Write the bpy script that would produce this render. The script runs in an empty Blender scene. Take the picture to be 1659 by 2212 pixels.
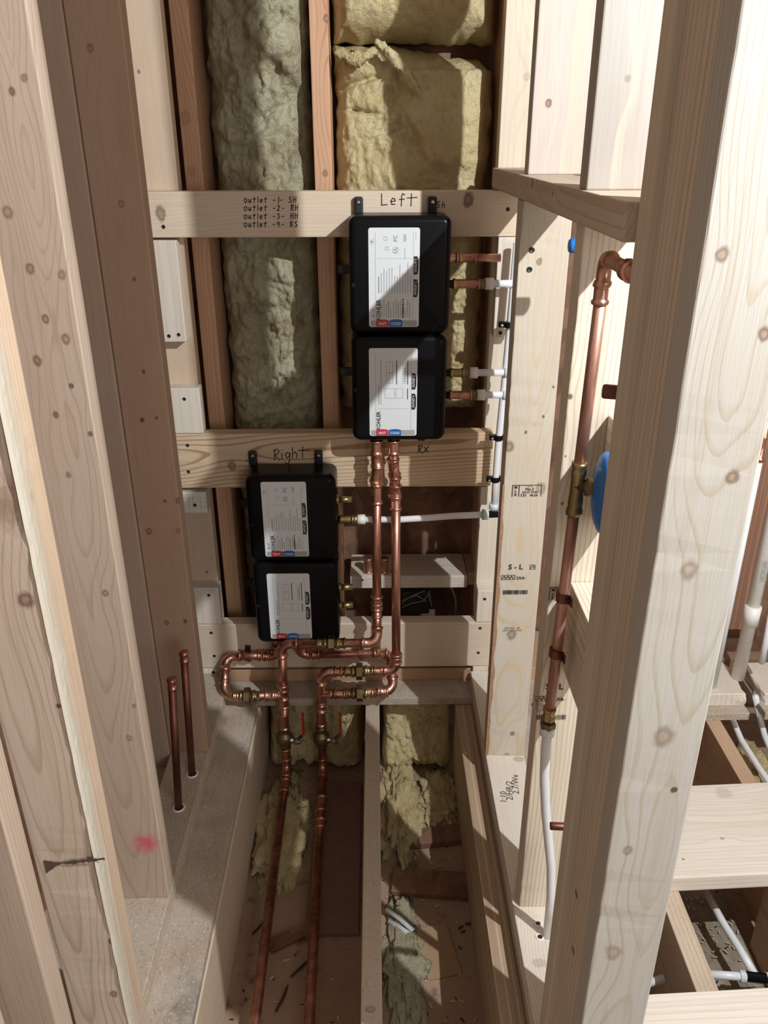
import bpy, bmesh, math, random
from mathutils import Vector, Matrix, noise
random.seed(7)
S = bpy.context.scene
COL = S.collection
H = 1.343                      # camera height above the subfloor

# ------------------------------------------------------------------ camera
PITCH, YAW, ROLL, FPX = math.radians(24.8), math.radians(0.57), math.radians(-0.13), 1750.0
_f = Vector((math.sin(YAW)*math.cos(PITCH), math.cos(YAW)*math.cos(PITCH), -math.sin(PITCH)))
_r = Vector((math.cos(YAW), -math.sin(YAW), 0)); _u = _r.cross(_f)
R_ = _r*math.cos(ROLL) + _u*math.sin(ROLL); U_ = -_r*math.sin(ROLL) + _u*math.cos(ROLL); F_ = _f
cam = bpy.data.cameras.new('camera'); camo = bpy.data.objects.new('camera', cam); COL.objects.link(camo)
cam.sensor_fit = 'VERTICAL'; cam.sensor_height = 36; cam.lens = FPX/2212*36; cam.clip_start = 0.02
M3 = Matrix((R_, U_, -F_)).transposed().to_4x4(); M3.translation = (0, 0, H); camo.matrix_world = M3
S.camera = camo

# ------------------------------------------------------------------ world, lamps, exposure
W = bpy.data.worlds.new('world'); S.world = W; W.use_nodes = True
W.node_tree.nodes['Background'].inputs[0].default_value = (1.0, 0.86, 0.73, 1)
W.node_tree.nodes['Background'].inputs[1].default_value = 0.27
def lamp(name, kind, loc, energy, color, size=0.05, target=None, **k):
    l = bpy.data.lights.new(name, kind); l.energy = energy; l.color = color
    if kind == 'AREA':
        l.size = size
    else:
        l.shadow_soft_size = size
    o = bpy.data.objects.new(name, l); o.location = loc; COL.objects.link(o)
    if target: o.rotation_euler = (Vector(target)-Vector(loc)).to_track_quat('-Z', 'Y').to_euler()
    return o
lamp('work_lamp', 'POINT', (0.875, 0.29, H+0.585), 122, (0.96, 0.99, 1.0), 0.012)
lamp('fill_light', 'AREA', (1.2, -1.4, H-0.1), 20, (1.0, 0.97, 0.94), 1.2, target=(0.2, 1.0, 0.6))  # added soft fill with no visible source, set low to brighten the corner post
S.view_settings.view_transform = 'Standard'; S.view_settings.look = 'None'
S.view_settings.gamma = 1; S.view_settings.use_curve_mapping = False; S.view_settings.exposure = 0.22

# ------------------------------------------------------------------ helpers
def ray(px, py):
    return R_*((px-829.5)/FPX) - U_*((py-1106)/FPX) + F_
def P(px, py, **k):
    """point on a real plane (x=, y= or z=, z measured from camera height) seen at a photo pixel"""
    (a, v), = k.items(); i = 'xyz'.index(a); r = ray(px, py); p = r*(v/r[i]); p.z += H
    return p

def attach(c, p):
    if p is not None:
        c.parent = p
        m = p.matrix_basis
        q = p.parent
        while q is not None:
            m = q.matrix_basis @ q.matrix_parent_inverse.inverted() if False else m
            q = q.parent
        c.matrix_parent_inverse = WM(p).inverted()
_wm = {}
def WM(o): return _wm.get(o.name, Matrix.Identity(4))

def mesh_obj(name, bm, mat, parent=None, mw=None, smooth=False):
    me = bpy.data.meshes.new(name); bm.to_mesh(me); bm.free()
    if mat is not None: me.materials.append(mat)
    if smooth:
        for p in me.polygons: p.use_smooth = True
    o = bpy.data.objects.new(name, me); COL.objects.link(o)
    if mw is not None:
        o.matrix_basis = mw
    _wm[o.name] = mw.copy() if mw is not None else Matrix.Identity(4)
    if parent is not None:
        attach(o, parent)
    return o
def thing(name, label, cat, loc=(0, 0, 0), group=None):
    o = bpy.data.objects.new(name, None); COL.objects.link(o); o.empty_display_size = 0.05
    o.location = loc; _wm[o.name] = Matrix.Translation(loc)
    return tag(o, label, cat, group)
def tag(o, label, cat, group=None):
    o['label'] = label; o['category'] = cat
    if group: o['group'] = group
    return o
def struct(o): o['kind'] = 'structure'; return o

def add_box(bm, x0, x1, y0, y1, z0, z1, bev=0.0, seg=1):
    r = bmesh.ops.create_cube(bm, size=1)
    vs = r['verts']
    for v in vs:
        v.co = Vector((x0 if v.co.x < 0 else x1, y0 if v.co.y < 0 else y1, z0 if v.co.z < 0 else z1))
    if bev > 0:
        es = list({e for v in vs for e in v.link_edges})
        bmesh.ops.bevel(bm, geom=es, offset=bev, segments=seg, affect='EDGES', profile=0.5)
def frame_of(d):
    d = d.normalized(); a = Vector((0, 0, 1)) if abs(d.z) < 0.9 else Vector((1, 0, 0))
    u = d.cross(a).normalized(); return u, d.cross(u).normalized()
def add_tube(bm, pts, r, n=14, caps=True):
    """tube along points; r is a number or one radius per point"""
    pts = [Vector(p) for p in pts]; rings = []
    u = None
    for i, p in enumerate(pts):
        d = (pts[min(i+1, len(pts)-1)] - pts[max(i-1, 0)]).normalized()
        if u is None: u, v = frame_of(d)
        else:
            u = (u - d*u.dot(d)).normalized(); v = d.cross(u).normalized()
        rr = r[i] if isinstance(r, (list, tuple)) else r
        rings.append([bm.verts.new(p + u*(rr*math.cos(2*math.pi*k/n)) + v*(rr*math.sin(2*math.pi*k/n))) for k in range(n)])
    for a, b in zip(rings, rings[1:]):
        for k in range(n):
            bm.faces.new((a[k], a[(k+1) % n], b[(k+1) % n], b[k]))
    if caps:
        bm.faces.new(rings[0][::-1]); bm.faces.new(rings[-1])
def add_lathe(bm, p, d, prof, n=16, flat=False):
    """profile [(t, r)] along direction d from p"""
    p = Vector(p); d = Vector(d).normalized(); u, v = frame_of(d); rings = []
    for t, r in prof:
        rings.append([bm.verts.new(p + d*t + u*(r*math.cos(2*math.pi*k/n)) + v*(r*math.sin(2*math.pi*k/n))) for k in range(n)])
    for a, b in zip(rings, rings[1:]):
        for k in range(n): bm.faces.new((a[k], a[(k+1) % n], b[(k+1) % n], b[k]))
    bm.faces.new(rings[0][::-1]); bm.faces.new(rings[-1])
def fix(bm):
    bmesh.ops.recalc_face_normals(bm, faces=bm.faces[:]); return bm
def lerp(a, b, t): return a + (b-a)*t

# ------------------------------------------------------------------ materials
class NT:
    def __init__(s, name):
        s.m = bpy.data.materials.new(name); s.m.use_nodes = True; s.t = s.m.node_tree
        s.b = s.t.nodes['Principled BSDF']
        s.tc = s.t.nodes.new('ShaderNodeTexCoord')
    def obj(s): return s.tc.outputs['Object']
    def put(s, sock, v):
        if isinstance(v, bpy.types.NodeSocket): s.t.links.new(v, sock)
        elif v is not None:
            if isinstance(v, (tuple, list)) and len(v) == 3 and sock.type == 'RGBA': v = (*v, 1)
            sock.default_value = v
    def math(s, op, a, b=None, c=None, clamp=False):
        n = s.t.nodes.new('ShaderNodeMath'); n.operation = op; n.use_clamp = clamp
        s.put(n.inputs[0], a); s.put(n.inputs[1], b)
        if c is not None: s.put(n.inputs[2], c)
        return n.outputs[0]
    def vm(s, op, a, b=None):
        n = s.t.nodes.new('ShaderNodeVectorMath'); n.operation = op
        s.put(n.inputs[0], a)
        if b is not None: s.put(n.inputs[1], b)
        return n.outputs['Value'] if op in ('LENGTH', 'DOT_PRODUCT', 'DISTANCE') else n.outputs[0]
    def sep(s, v):
        n = s.t.nodes.new('ShaderNodeSeparateXYZ'); s.put(n.inputs[0], v); return n.outputs
    def comb(s, x, y, z):
        n = s.t.nodes.new('ShaderNodeCombineXYZ'); s.put(n.inputs[0], x); s.put(n.inputs[1], y); s.put(n.inputs[2], z); return n.outputs[0]
    def noise(s, vec, scale=1.0, detail=3.0, rough=0.5, col=False):
        n = s.t.nodes.new('ShaderNodeTexNoise'); s.put(n.inputs['Vector'], vec)
        n.inputs['Scale'].default_value = scale; n.inputs['Detail'].default_value = detail; n.inputs['Roughness'].default_value = rough
        return n.outputs['Color'] if col else n.outputs[0]
    def voro(s, vec, scale=1.0, rnd=1.0):
        n = s.t.nodes.new('ShaderNodeTexVoronoi'); s.put(n.inputs['Vector'], vec); n.inputs['Scale'].default_value = scale
        n.inputs['Randomness'].default_value = rnd
        return n.outputs
    def mix(s, f, a, b, mode='MIX'):
        n = s.t.nodes.new('ShaderNodeMix'); n.data_type = 'RGBA'; n.blend_type = mode
        s.put(n.inputs[0], f); s.put(n.inputs[6], a); s.put(n.inputs[7], b); return n.outputs[2]
    def smooth(s, v, a, b):
        n = s.t.nodes.new('ShaderNodeMapRange'); n.interpolation_type = 'SMOOTHSTEP'
        s.put(n.inputs[0], v); n.inputs[1].default_value = a; n.inputs[2].default_value = b
        n.inputs[3].default_value = 0; n.inputs[4].default_value = 1
        return n.outputs[0]
    def bump(s, h, st=0.3, dist=0.002):
        n = s.t.nodes.new('ShaderNodeBump'); n.inputs['Strength'].default_value = st; n.inputs['Distance'].default_value = dist
        s.put(n.inputs['Height'], h); s.t.links.new(n.outputs[0], s.b.inputs['Normal'])
    def out(s, color=None, rough=0.5, metal=0.0, spec=0.5):
        s.put(s.b.inputs['Base Color'], color); s.put(s.b.inputs['Roughness'], rough)
        s.b.inputs['Metallic'].default_value = metal; s.b.inputs['Specular IOR Level'].default_value = spec
        return s.m

def wood(name, light=(0.74, 0.60, 0.42), late=(0.50, 0.33, 0.18), pith=(0.02, -0.09), tilt=(0.0, 0.0), spacing=0.006,
         contrast=0.5, knots=(), seed=0.0, mottle=0.35, rknots=0.0, wobble=0.007, dust=0.0, stain=None, splat=None):
    """local Z runs along the grain; knots = (x, y, z, radius, darkness) in local metres"""
    n = NT(name); o = n.obj()
    if seed: ov = n.vm('ADD', o, (seed*3.1, seed*1.7, seed*7.3))
    else: ov = o
    x, y, z = n.sep(o)
    wob = n.noise(n.vm('MULTIPLY', ov, (6, 6, 0.8)), 1.0, 2.0)
    wob2 = n.noise(n.vm('MULTIPLY', ov, (30, 30, 3.5)), 1.0, 2.0)
    cx = n.math('ADD', n.math('MULTIPLY', z, tilt[0]), pith[0]); cy = n.math('ADD', n.math('MULTIPLY', z, tilt[1]), pith[1])
    r = n.vm('LENGTH', n.comb(n.math('SUBTRACT', x, cx), n.math('SUBTRACT', y, cy), 0.0))
    r = n.math('ADD', r, n.math('MULTIPLY', n.math('SUBTRACT', wob, 0.5), wobble))
    r = n.math('ADD', r, n.math('MULTIPLY', n.math('SUBTRACT', wob2, 0.5), 0.004))
    kmask = None; kcore = None; knn = n.noise(ov, 95, 3.0, 0.6) if (knots or rknots) else None
    for (kx, ky, kz, kr, kd) in knots:
        d = n.vm('LENGTH', n.vm('MULTIPLY', n.vm('SUBTRACT', o, (kx, ky, kz)), (1.0, 0.55, 0.8)))
        d = n.math('ADD', d, n.math('MULTIPLY', n.math('SUBTRACT', knn, 0.5), kr*0.8))
        d2 = n.vm('LENGTH', n.vm('MULTIPLY', n.vm('SUBTRACT', o, (kx, ky, kz)), (1.0, 0.5, 0.33)))
        g = n.math('POWER', 2.718, n.math('MULTIPLY', n.math('MULTIPLY', d2, d2), -1.0/(2*(2.4*kr)**2)))
        r = n.math('ADD', r, n.math('MULTIPLY', g, kr*1.5))
        mk = n.math('MULTIPLY', n.math('SUBTRACT', 1.0, n.smooth(d, kr*0.45, kr*1.15)), kd)
        ck = n.math('MULTIPLY', n.math('SUBTRACT', 1.0, n.smooth(d, kr*0.2, kr*0.75)), 1.0 if kr > .0055 else 0.25)
        kcore = ck if kcore is None else n.math('MAXIMUM', kcore, ck)
        kmask = mk if kmask is None else n.math('MAXIMUM', kmask, mk)
    ph = n.math('FRACT', n.math('DIVIDE', r, spacing))
    ring = n.math('MULTIPLY', n.smooth(ph, 0.62, 0.95), n.math('SUBTRACT', 1.0, n.smooth(ph, 0.95, 1.0)))
    vary = n.noise(n.vm('MULTIPLY', ov, (22, 22, 1.5)), 1.0, 2.0)
    ring = n.math('MULTIPLY', ring, n.math('MULTIPLY', vary, 2.5*contrast))
    fine = n.noise(n.vm('MULTIPLY', ov, (420, 420, 14)), 1.0, 3.0)
    streak = n.noise(n.vm('MULTIPLY', ov, (110, 110, 2.0)), 1.0, 2.0)
    mot = n.noise(n.vm('MULTIPLY', ov, (11, 11, 3.0)), 1.0, 4.0, 0.6)
    c = n.mix(n.math('MULTIPLY', n.smooth(mot, 0.35, 0.7), mottle), light, tuple(a*b for a, b in zip(light, (0.86, 0.74, 0.66))))
    c = n.mix(n.math('MULTIPLY', n.smooth(streak, 0.48, 0.66), 0.22), c, late)
    c = n.mix(ring, c, late)
    c = n.mix(n.math('MULTIPLY', n.smooth(fine, 0.5, 0.75), 0.22), c, tuple(a*0.62 for a in light))
    if rknots:
        v = n.voro(n.vm('MULTIPLY', ov, (9, 9, 5.5)))
        kk = n.math('MULTIPLY', n.math('SUBTRACT', 1.0, n.smooth(n.math('ADD', v['Distance'], n.math('MULTIPLY', wob2, 0.05)), 0.07, 0.15)), rknots)
        kmask = kk if kmask is None else n.math('MAXIMUM', kmask, kk)
    if kmask is not None:
        kn = n.noise(n.vm('MULTIPLY', ov, (160, 160, 160)), 1.0, 3.0)
        kc = n.mix(kcore if kcore is not None else kn, (0.085, 0.045, 0.028), n.mix(kn, (0.20, 0.11, 0.07), (0.46, 0.31, 0.22)))
        c = n.mix(kmask, c, kc)
    if stain:
        (sx, sy, sz, sr, colr, amt) = stain
        d = n.vm('LENGTH', n.vm('SUBTRACT', o, (sx, sy, sz)))
        d = n.math('ADD', d, n.math('MULTIPLY', n.math('SUBTRACT', n.noise(ov, 55, 4.0, 0.7), 0.5), sr*1.6))
        c = n.mix(n.math('MULTIPLY', n.math('SUBTRACT', 1.0, n.smooth(d, sr*0.1, sr)), amt), c, colr)
    if dust:
        sp = n.noise(ov, 190, 3.0, 0.75); sp2 = n.noise(ov, 14, 5.0, 0.6)
        c = n.mix(n.math('MULTIPLY', n.smooth(sp2, 0.2, 0.8), dust), c, (0.52, 0.47, 0.41))
        c = n.mix(n.math('MULTIPLY', n.smooth(sp, 0.57, 0.66), dust*0.7), c, (0.22, 0.17, 0.13))
        c = n.mix(n.math('MULTIPLY', n.math('SUBTRACT', 1.0, n.smooth(sp, 0.33, 0.41)), dust*.85), c, (0.80, 0.76, 0.69))
    n.bump(n.math('ADD', fine, n.math('MULTIPLY', ring, 0.6)), 0.22, 0.0012)
    return n.out(c, 0.62, 0, 0.25)

def plain(name, color, rough=0.5, metal=0.0, var=0.0, scale=40, bump=0.0, spec=0.5):
    n = NT(name); c = color
    if var or bump:
        nz = n.noise(n.obj(), scale, 4.0, 0.6)
        if var: c = n.mix(nz, tuple(a*(1-var) for a in color), tuple(min(1, a*(1+var)) for a in color))
        if bump: n.bump(nz, bump, 0.002)
    return n.out(c, rough, metal, spec)

def copper_mat(name, base, dark, rough, metal=0.94):
    n = NT(name); o = n.obj()
    nz = n.noise(n.vm('MULTIPLY', o, (30, 30, 9)), 1.0, 4.0, 0.65)
    c = n.mix(n.smooth(nz, 0.35, 0.7), base, dark)
    rr = n.math('ADD', n.math('MULTIPLY', n.noise(o, 70, 3.0), 0.22), rough-0.1)
    return n.out(c, rr, metal)
COPPER = copper_mat('copper', (0.66, 0.345, 0.25), (0.36, 0.155, 0.11), 0.36)
COPPER_F = copper_mat('copper_fitting', (0.74, 0.41, 0.305), (0.44, 0.20, 0.145), 0.29)
COPPER_R = copper_mat('copper_riser', (0.62, 0.35, 0.27), (0.42, 0.20, 0.15), 0.46, 0.65)
COPPER_D = copper_mat('copper_dull', (0.25, 0.105, 0.08), (0.14, 0.06, 0.045), 0.5)
BRASS = copper_mat('brass', (0.50, 0.39, 0.19), (0.28, 0.205, 0.095), 0.30)
BRASS_D = copper_mat('brass_dull', (0.30, 0.24, 0.14), (0.17, 0.13, 0.08), 0.45)
STEEL = plain('steel', (0.55, 0.55, 0.55), 0.3, 1.0)
GREYMETAL = plain('grey_lever', (0.20, 0.20, 0.21), 0.45, 0.6)
RED = plain('red_vinyl', (0.42, 0.035, 0.025), 0.45)
PEX = plain('white_pex', (0.80, 0.81, 0.84), 0.32, 0, 0.05, 60)
PEXRING = plain('pex_ring', (0.66, 0.74, 0.79), 0.35)
PVC = plain('white_pvc', (0.82, 0.80, 0.76), 0.4, 0, 0.12, 90)
BLACK = plain('black_plastic', (0.0045, 0.0045, 0.006), 0.30, 0, 0, 1, 0, 0.16)
BLACKM = plain('black_bracket', (0.012, 0.012, 0.012), 0.5)
SCREW = plain('dark_screw', (0.035, 0.033, 0.03), 0.45, 0.6)
LABEL = plain('label_white', (0.72, 0.76, 0.78), 0.38)
LGREY = plain('label_grey', (0.38, 0.39, 0.40), 0.4)
INK = plain('print_black', (0.012, 0.013, 0.016), 0.5)
INKG = plain('print_grey', (0.30, 0.32, 0.34), 0.5)
WHITEINK = plain('print_white', (0.80, 0.82, 0.84), 0.5)
HOTRED = plain('label_red', (0.52, 0.045, 0.07), 0.4)
COLDBLUE = plain('label_blue', (0.01, 0.13, 0.42), 0.4)
PENCIL = plain('marker', (0.045, 0.035, 0.04), 0.7)
STAMP = plain('stamp_ink', (0.035, 0.033, 0.033), 0.7)
BLUE = plain('blue_plastic', (0.02, 0.20, 0.62), 0.35)
WIRE = plain('wire_grey', (0.50, 0.48, 0.45), 0.5)
DARKBOX = plain('junction_grey', (0.06, 0.075, 0.09), 0.5)

def osb_mat(name, a, b, d):
    n = NT(name); o = n.obj()
    v = n.voro(n.vm('MULTIPLY', o, (38, 22, 22)))
    h = n.sep(v['Color'])[0]
    c = n.mix(h, a, b)
    c = n.mix(n.math('MULTIPLY', n.smooth(n.noise(o, 9, 4.0, .6), 0.45, 0.7), 0.6), c, d)
    n.bump(h, 0.3, 0.002)
    return n.out(c, 0.75, 0, 0.2)
OSB = osb_mat('osb_brown', (0.17, 0.09, 0.06), (0.27, 0.155, 0.10), (0.075, 0.04, 0.03))
SUBKW = dict(light=(0.42, 0.335, 0.26), late=(0.30, 0.21, 0.14), contrast=0.2, spacing=0.02, dust=0.85, mottle=0.6)
SUB = wood('dusty_subfloor', **SUBKW)
def cavity_mat():
    n = NT('cavity_board'); o = n.obj()
    a = n.noise(o, 7, 4.0, 0.6); b = n.noise(o, 150, 3.0, 0.7); v = n.voro(o, 60)
    c = n.mix(a, (0.26, 0.165, 0.115), (0.46, 0.33, 0.24))
    c = n.mix(n.math('MULTIPLY', n.smooth(b, 0.55, 0.7), 0.7), c, (0.40, 0.31, 0.22))
    c = n.mix(n.math('MULTIPLY', n.smooth(n.noise(o, 20, 3.0), 0.6, 0.75), 0.6), c, (0.055, 0.035, 0.028))
    n.bump(b, 0.5, 0.004)
    return n.out(c, 0.85, 0, 0.15)
CAV = cavity_mat()
def insul_mat(name, a, b, d):
    n = NT(name); o = n.obj()
    f = n.noise(n.vm('MULTIPLY', o, (90, 90, 50)), 1.0, 6.0, 0.75); g = n.noise(o, 9, 4.0, 0.6); k = n.noise(o, 22, 5.0, 0.72)
    c = n.mix(n.smooth(g, 0.3, 0.7), a, b)
    c = n.mix(n.math('MULTIPLY', n.smooth(k, 0.48, 0.72), 0.75), c, d)
    c = n.mix(n.math('MULTIPLY', n.smooth(f, 0.5, 0.75), 0.35), c, tuple(min(1, x*1.35) for x in a))
    n.bump(n.math('ADD', f, n.math('MULTIPLY', k, 1.5)), 1.0, 0.012)
    return n.out(c, 0.95, 0, 0.05)
INS_Y = insul_mat('insulation_yellow', (0.88, 0.77, 0.46), (0.80, 0.64, 0.34), (0.60, 0.43, 0.22))
INS_G = insul_mat('insulation_grey_yellow', (0.70, 0.68, 0.48), (0.52, 0.45, 0.30), (0.26, 0.20, 0.15))

# wood tints
SPF = dict(light=(0.72, 0.65, 0.54), late=(0.55, 0.43, 0.29))
PALE = dict(light=(0.75, 0.69, 0.61), late=(0.58, 0.48, 0.37))
PINK = dict(light=(0.49, 0.385, 0.305), late=(0.36, 0.26, 0.185))
ORANGE = dict(light=(0.66, 0.41, 0.27), late=(0.46, 0.24, 0.13))

AX = {'z': Matrix.Identity(4),
      'x': Matrix(((0, 0, 1, 0), (1, 0, 0, 0), (0, 1, 0, 0), (0, 0, 0, 1))),
      'y': Matrix(((0, 1, 0, 0), (0, 0, 1, 0), (1, 0, 0, 0), (0, 0, 0, 1)))}
def lumber(name, x0, x1, y0, y1, z0, z1, axis, wd, parent=None, label=None, cat=None, group=None, knots=(), bev=0.0022,
           rough_edge=None, matname=None, mat=None, twist=0.0, **wk):
    """box of lumber; z in camera-relative metres; knots = (px, py, radius, dark, plane kw)"""
    z0 += H; z1 += H
    c = Vector(((x0+x1)/2, (y0+y1)/2, (z0+z1)/2)); mw = Matrix.Translation(c) @ AX[axis]
    if twist: mw = mw @ Matrix.Rotation(twist, 4, 'Z')
    inv = mw.inverted(); ex = Vector((x1-x0, y1-y0, z1-z0))
    e = {'z': (ex.x, ex.y, ex.z), 'x': (ex.y, ex.z, ex.x), 'y': (ex.z, ex.x, ex.y)}[axis]
    bm = bmesh.new(); add_box(bm, -e[0]/2, e[0]/2, -e[1]/2, e[1]/2, -e[2]/2, e[2]/2, bev, 2)
    if rough_edge:
        # waney edge: pull corner verts inward along the given local corner, unevenly
        sx, sy, amt, seed = rough_edge
        nseg = int(e[2]/0.02)
        bmesh.ops.bisect_plane(bm, geom=bm.verts[:]+bm.edges[:]+bm.faces[:], plane_co=(0, 0, 0), plane_no=(0, 0, 1))
        for k in range(1, nseg):
            zz = -e[2]/2 + e[2]*k/nseg
            bmesh.ops.bisect_plane(bm, geom=bm.verts[:]+bm.edges[:]+bm.faces[:], plane_co=(0, 0, zz), plane_no=(0, 0, 1))
        for v in bm.verts:
            if v.co.x*sx > e[0]/2-0.004 and v.co.y*sy > e[1]/2-0.004:
                a = amt*(0.35+0.9*max(0, noise.noise(Vector((seed, 0, v.co.z*7)))+0.5*noise.noise(Vector((seed, 3, v.co.z*40)))))
                v.co.x -= sx*a; v.co.y -= sy*a*0.8
    kk = []
    for (px, py, rr, kd, pl) in knots:
        q = inv @ P(px, py, **pl); kk.append((q.x, q.y, q.z, rr, kd))
    for key in ('stain',):
        if wk.get(key):
            (px, py, pl, sr, colr, amt) = wk[key]; q = inv @ P(px, py, **pl); wk[key] = (q.x, q.y, q.z, sr, colr, amt)
    if mat is None:
        seed = wk.pop('seed', None)
        if seed is None: seed = random.uniform(1, 9)
        mat = wood(matname or (name+'_wood'), knots=kk, seed=seed, **{**wd, **wk})
    o = mesh_obj(name, fix(bm), mat, parent, mw)
    if label: tag(o, label, cat, group)
    return o

def screws(o, pix, r=0.0042, **pl):
    for (px, py) in pix:
        p = P(px, py, **pl); bm = bmesh.new()
        axis = 'y' if 'y' in pl else ('x' if 'x' in pl else 'z')
        d = {'y': (0, -1, 0), 'x': (-1, 0, 0), 'z': (0, 0, 1)}[axis]
        add_lathe(bm, p-Vector(d)*0.002, d, [(0, r), (0.0026, r), (0.003, r*0.8), (0.0022, r*0.35)], 10)
        mesh_obj('screw', fix(bm), SCREW, o)

# ------------------------------------------------------------------ big structure
bm = bmesh.new(); add_box(bm, -0.8, 1.75, 2.06, 2.08, H-1.7, H+0.75)
struct(mesh_obj('wall_back', fix(bm), OSB))
bm = bmesh.new(); add_box(bm, -0.66, -0.64, 0.35, 2.06, 0, H+0.75)
struct(mesh_obj('wall_left', fix(bm), OSB))
bm = bmesh.new(); add_box(bm, -0.8, 1.75, 0.15, 2.06, H-1.62, H-1.60)
struct(mesh_obj('ceiling', fix(bm), CAV))
ZP, ZS, ZJ, ZC = -1.305, -1.343, -1.365, -1.60
fl = thing('floor', None, None); del fl['label'], fl['category']; struct(fl)
for (x0, x1, y0, y1) in ((-0.64, -0.315, 0.2, 1.735), (-0.64, 0.75, 1.735, 2.05), (0.2495, 0.40, 0.2, 1.735)):
    if x1 < 0: lumber('subfloor_panel', x0, x1, y0, y1, ZJ, ZS, 'y', SUBKW, fl, bev=0.001, matname='dusty_subfloor_sooty', stain=(428, 2150, dict(z=ZS), .075, (.085, .08, .078), .85))
    else: lumber('subfloor_panel', x0, x1, y0, y1, ZJ, ZS, 'y' if y0 < 1 else 'x', {}, fl, mat=SUB, bev=0.001)

# ------------------------------------------------------------------ floor framing
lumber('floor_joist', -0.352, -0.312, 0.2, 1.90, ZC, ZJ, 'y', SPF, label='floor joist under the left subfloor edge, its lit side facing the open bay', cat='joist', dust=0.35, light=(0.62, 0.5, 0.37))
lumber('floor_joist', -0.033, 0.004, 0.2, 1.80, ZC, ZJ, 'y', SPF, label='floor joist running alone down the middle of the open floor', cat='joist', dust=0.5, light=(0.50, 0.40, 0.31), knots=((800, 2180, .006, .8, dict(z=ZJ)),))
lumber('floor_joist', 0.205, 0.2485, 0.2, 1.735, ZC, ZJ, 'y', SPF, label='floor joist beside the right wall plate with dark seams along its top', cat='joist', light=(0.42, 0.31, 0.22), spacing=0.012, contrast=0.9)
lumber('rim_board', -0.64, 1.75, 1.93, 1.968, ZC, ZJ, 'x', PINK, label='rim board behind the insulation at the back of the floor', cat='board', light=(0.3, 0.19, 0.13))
lumber('bottom_plate', -0.486, -0.397, 0.2, 1.80, ZS, ZP, 'y', SPF, label='dusty bottom plate under the left row of studs', cat='plate', dust=0.75, light=(0.46, 0.37, 0.28))
lumber('bottom_plate', 0.25, 0.339, 0.2, 1.80, ZS, ZP, 'y', PALE, label='pale bottom plate under the right wall with pencil writing', cat='plate', dust=0.12, knots=((1165, 2080, .008, .35, dict(z=ZP)), (1120, 1640, .008, .5, dict(z=ZP))))
rplate = bpy.data.objects['bottom_plate.001']
lumber('bottom_plate', -0.64, 0.75, 1.812, 1.95, ZS, ZP, 'x', ORANGE, label='orange-brown bottom plate along the foot of the back wall', cat='plate', light=(0.52, 0.34, 0.23))

# ------------------------------------------------------------------ left wall studs
XL0, XL1, TOP = -0.486, -0.397, 0.70
yf = lambda y: dict(y=y)
lumber('wall_stud', XL0, XL1, .519, .557, ZP, TOP, 'z', PINK, label='nearest left wall stud, only a sliver in the bottom left corner', cat='stud', rknots=.0)
lumber('wall_stud', XL0, XL1+.002, .640, .676, ZP, TOP, 'z', PINK, label='left wall stud left of the long dark gap at the lower left', cat='stud', rknots=.0)
n1 = lumber('wall_stud', -.476, -.391, .818, .855, ZP, TOP, 'z', PINK, label='left wall stud with a ragged white edge and a dark crack near its foot', cat='stud',
       knots=((55, 1298, .011, .9, yf(.818)), (125, 1527, .004, .9, yf(.818)), (205, 1175, .010, .4, dict(x=-.4)), (240, 2037, .006, .9, yf(.818)), (245, 2150, .007, .8, yf(.818))),
       stain=(20, 1090, yf(.818), .05, (0.22, .12, .075), .55), spacing=0.0065, contrast=.42, tilt=(.015, .04), pith=(0, -.045), rough_edge=(1, -1, 0.007, 3.3), light=(.60,.49,.39))
lumber('wall_stud', -.480, -.394, .856, .893, ZP, TOP, 'z', PINK, label='tan left wall stud fixed to the back of the stud with the ragged white edge', cat='stud', light=(.62,.47,.34), rough_edge=(1, -1, 0.004, 5.3))
n2 = lumber('wall_stud', XL0, XL1, 1.09, 1.128, ZP, TOP, 'z', PINK, label='left wall stud with the pink paint mark near its foot', cat='stud', spacing=0.006, contrast=.45, tilt=(.02, .05), pith=(.01, -.04),
       knots=((52, 168, .005, .6, yf(1.09)), (26, 197, .005, .8, yf(1.09)), (17, 460, .008, .7, yf(1.09)), (65, 581, .007, .8, yf(1.09)), (134, 594, .006, .7, yf(1.09)), (99, 690, .006, .9, yf(1.09)), (143, 733, .007, .8, yf(1.09)), (80, 779, .007, .9, yf(1.09)), (154, 834, .004, .9, yf(1.09)), (121, 897, .005, .8, yf(1.09)), (195, 937, .004, .8, yf(1.09)), (148, 1026, .005, .6, yf(1.09)), (227, 1281, .006, .8, yf(1.09)), (279, 1594, .006, .6, yf(1.09)), (290, 1525, .005, .5, yf(1.09))),
       stain=(316, 1822, yf(1.09), .034, (0.62, 0.08, 0.12), .8))
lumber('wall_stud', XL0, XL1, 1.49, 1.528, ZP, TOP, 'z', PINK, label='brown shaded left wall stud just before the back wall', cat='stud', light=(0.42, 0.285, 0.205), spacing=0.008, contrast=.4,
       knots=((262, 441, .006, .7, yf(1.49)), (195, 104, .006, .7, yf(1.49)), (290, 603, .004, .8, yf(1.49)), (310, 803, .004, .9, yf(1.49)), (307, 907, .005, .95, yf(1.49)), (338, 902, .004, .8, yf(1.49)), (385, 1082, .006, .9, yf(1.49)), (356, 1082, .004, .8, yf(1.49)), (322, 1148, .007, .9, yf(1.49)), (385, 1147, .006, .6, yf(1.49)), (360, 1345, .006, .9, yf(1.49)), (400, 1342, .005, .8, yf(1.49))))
lumber('wall_stud', XL0-.090, XL0-.001, 1.485, 1.523, ZS, TOP, 'z', PINK, label='grey-brown board edge to edge with the brown shaded stud, behind the painted stud', cat='stud', light=(0.44, 0.33, 0.26), contrast=.15)

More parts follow.
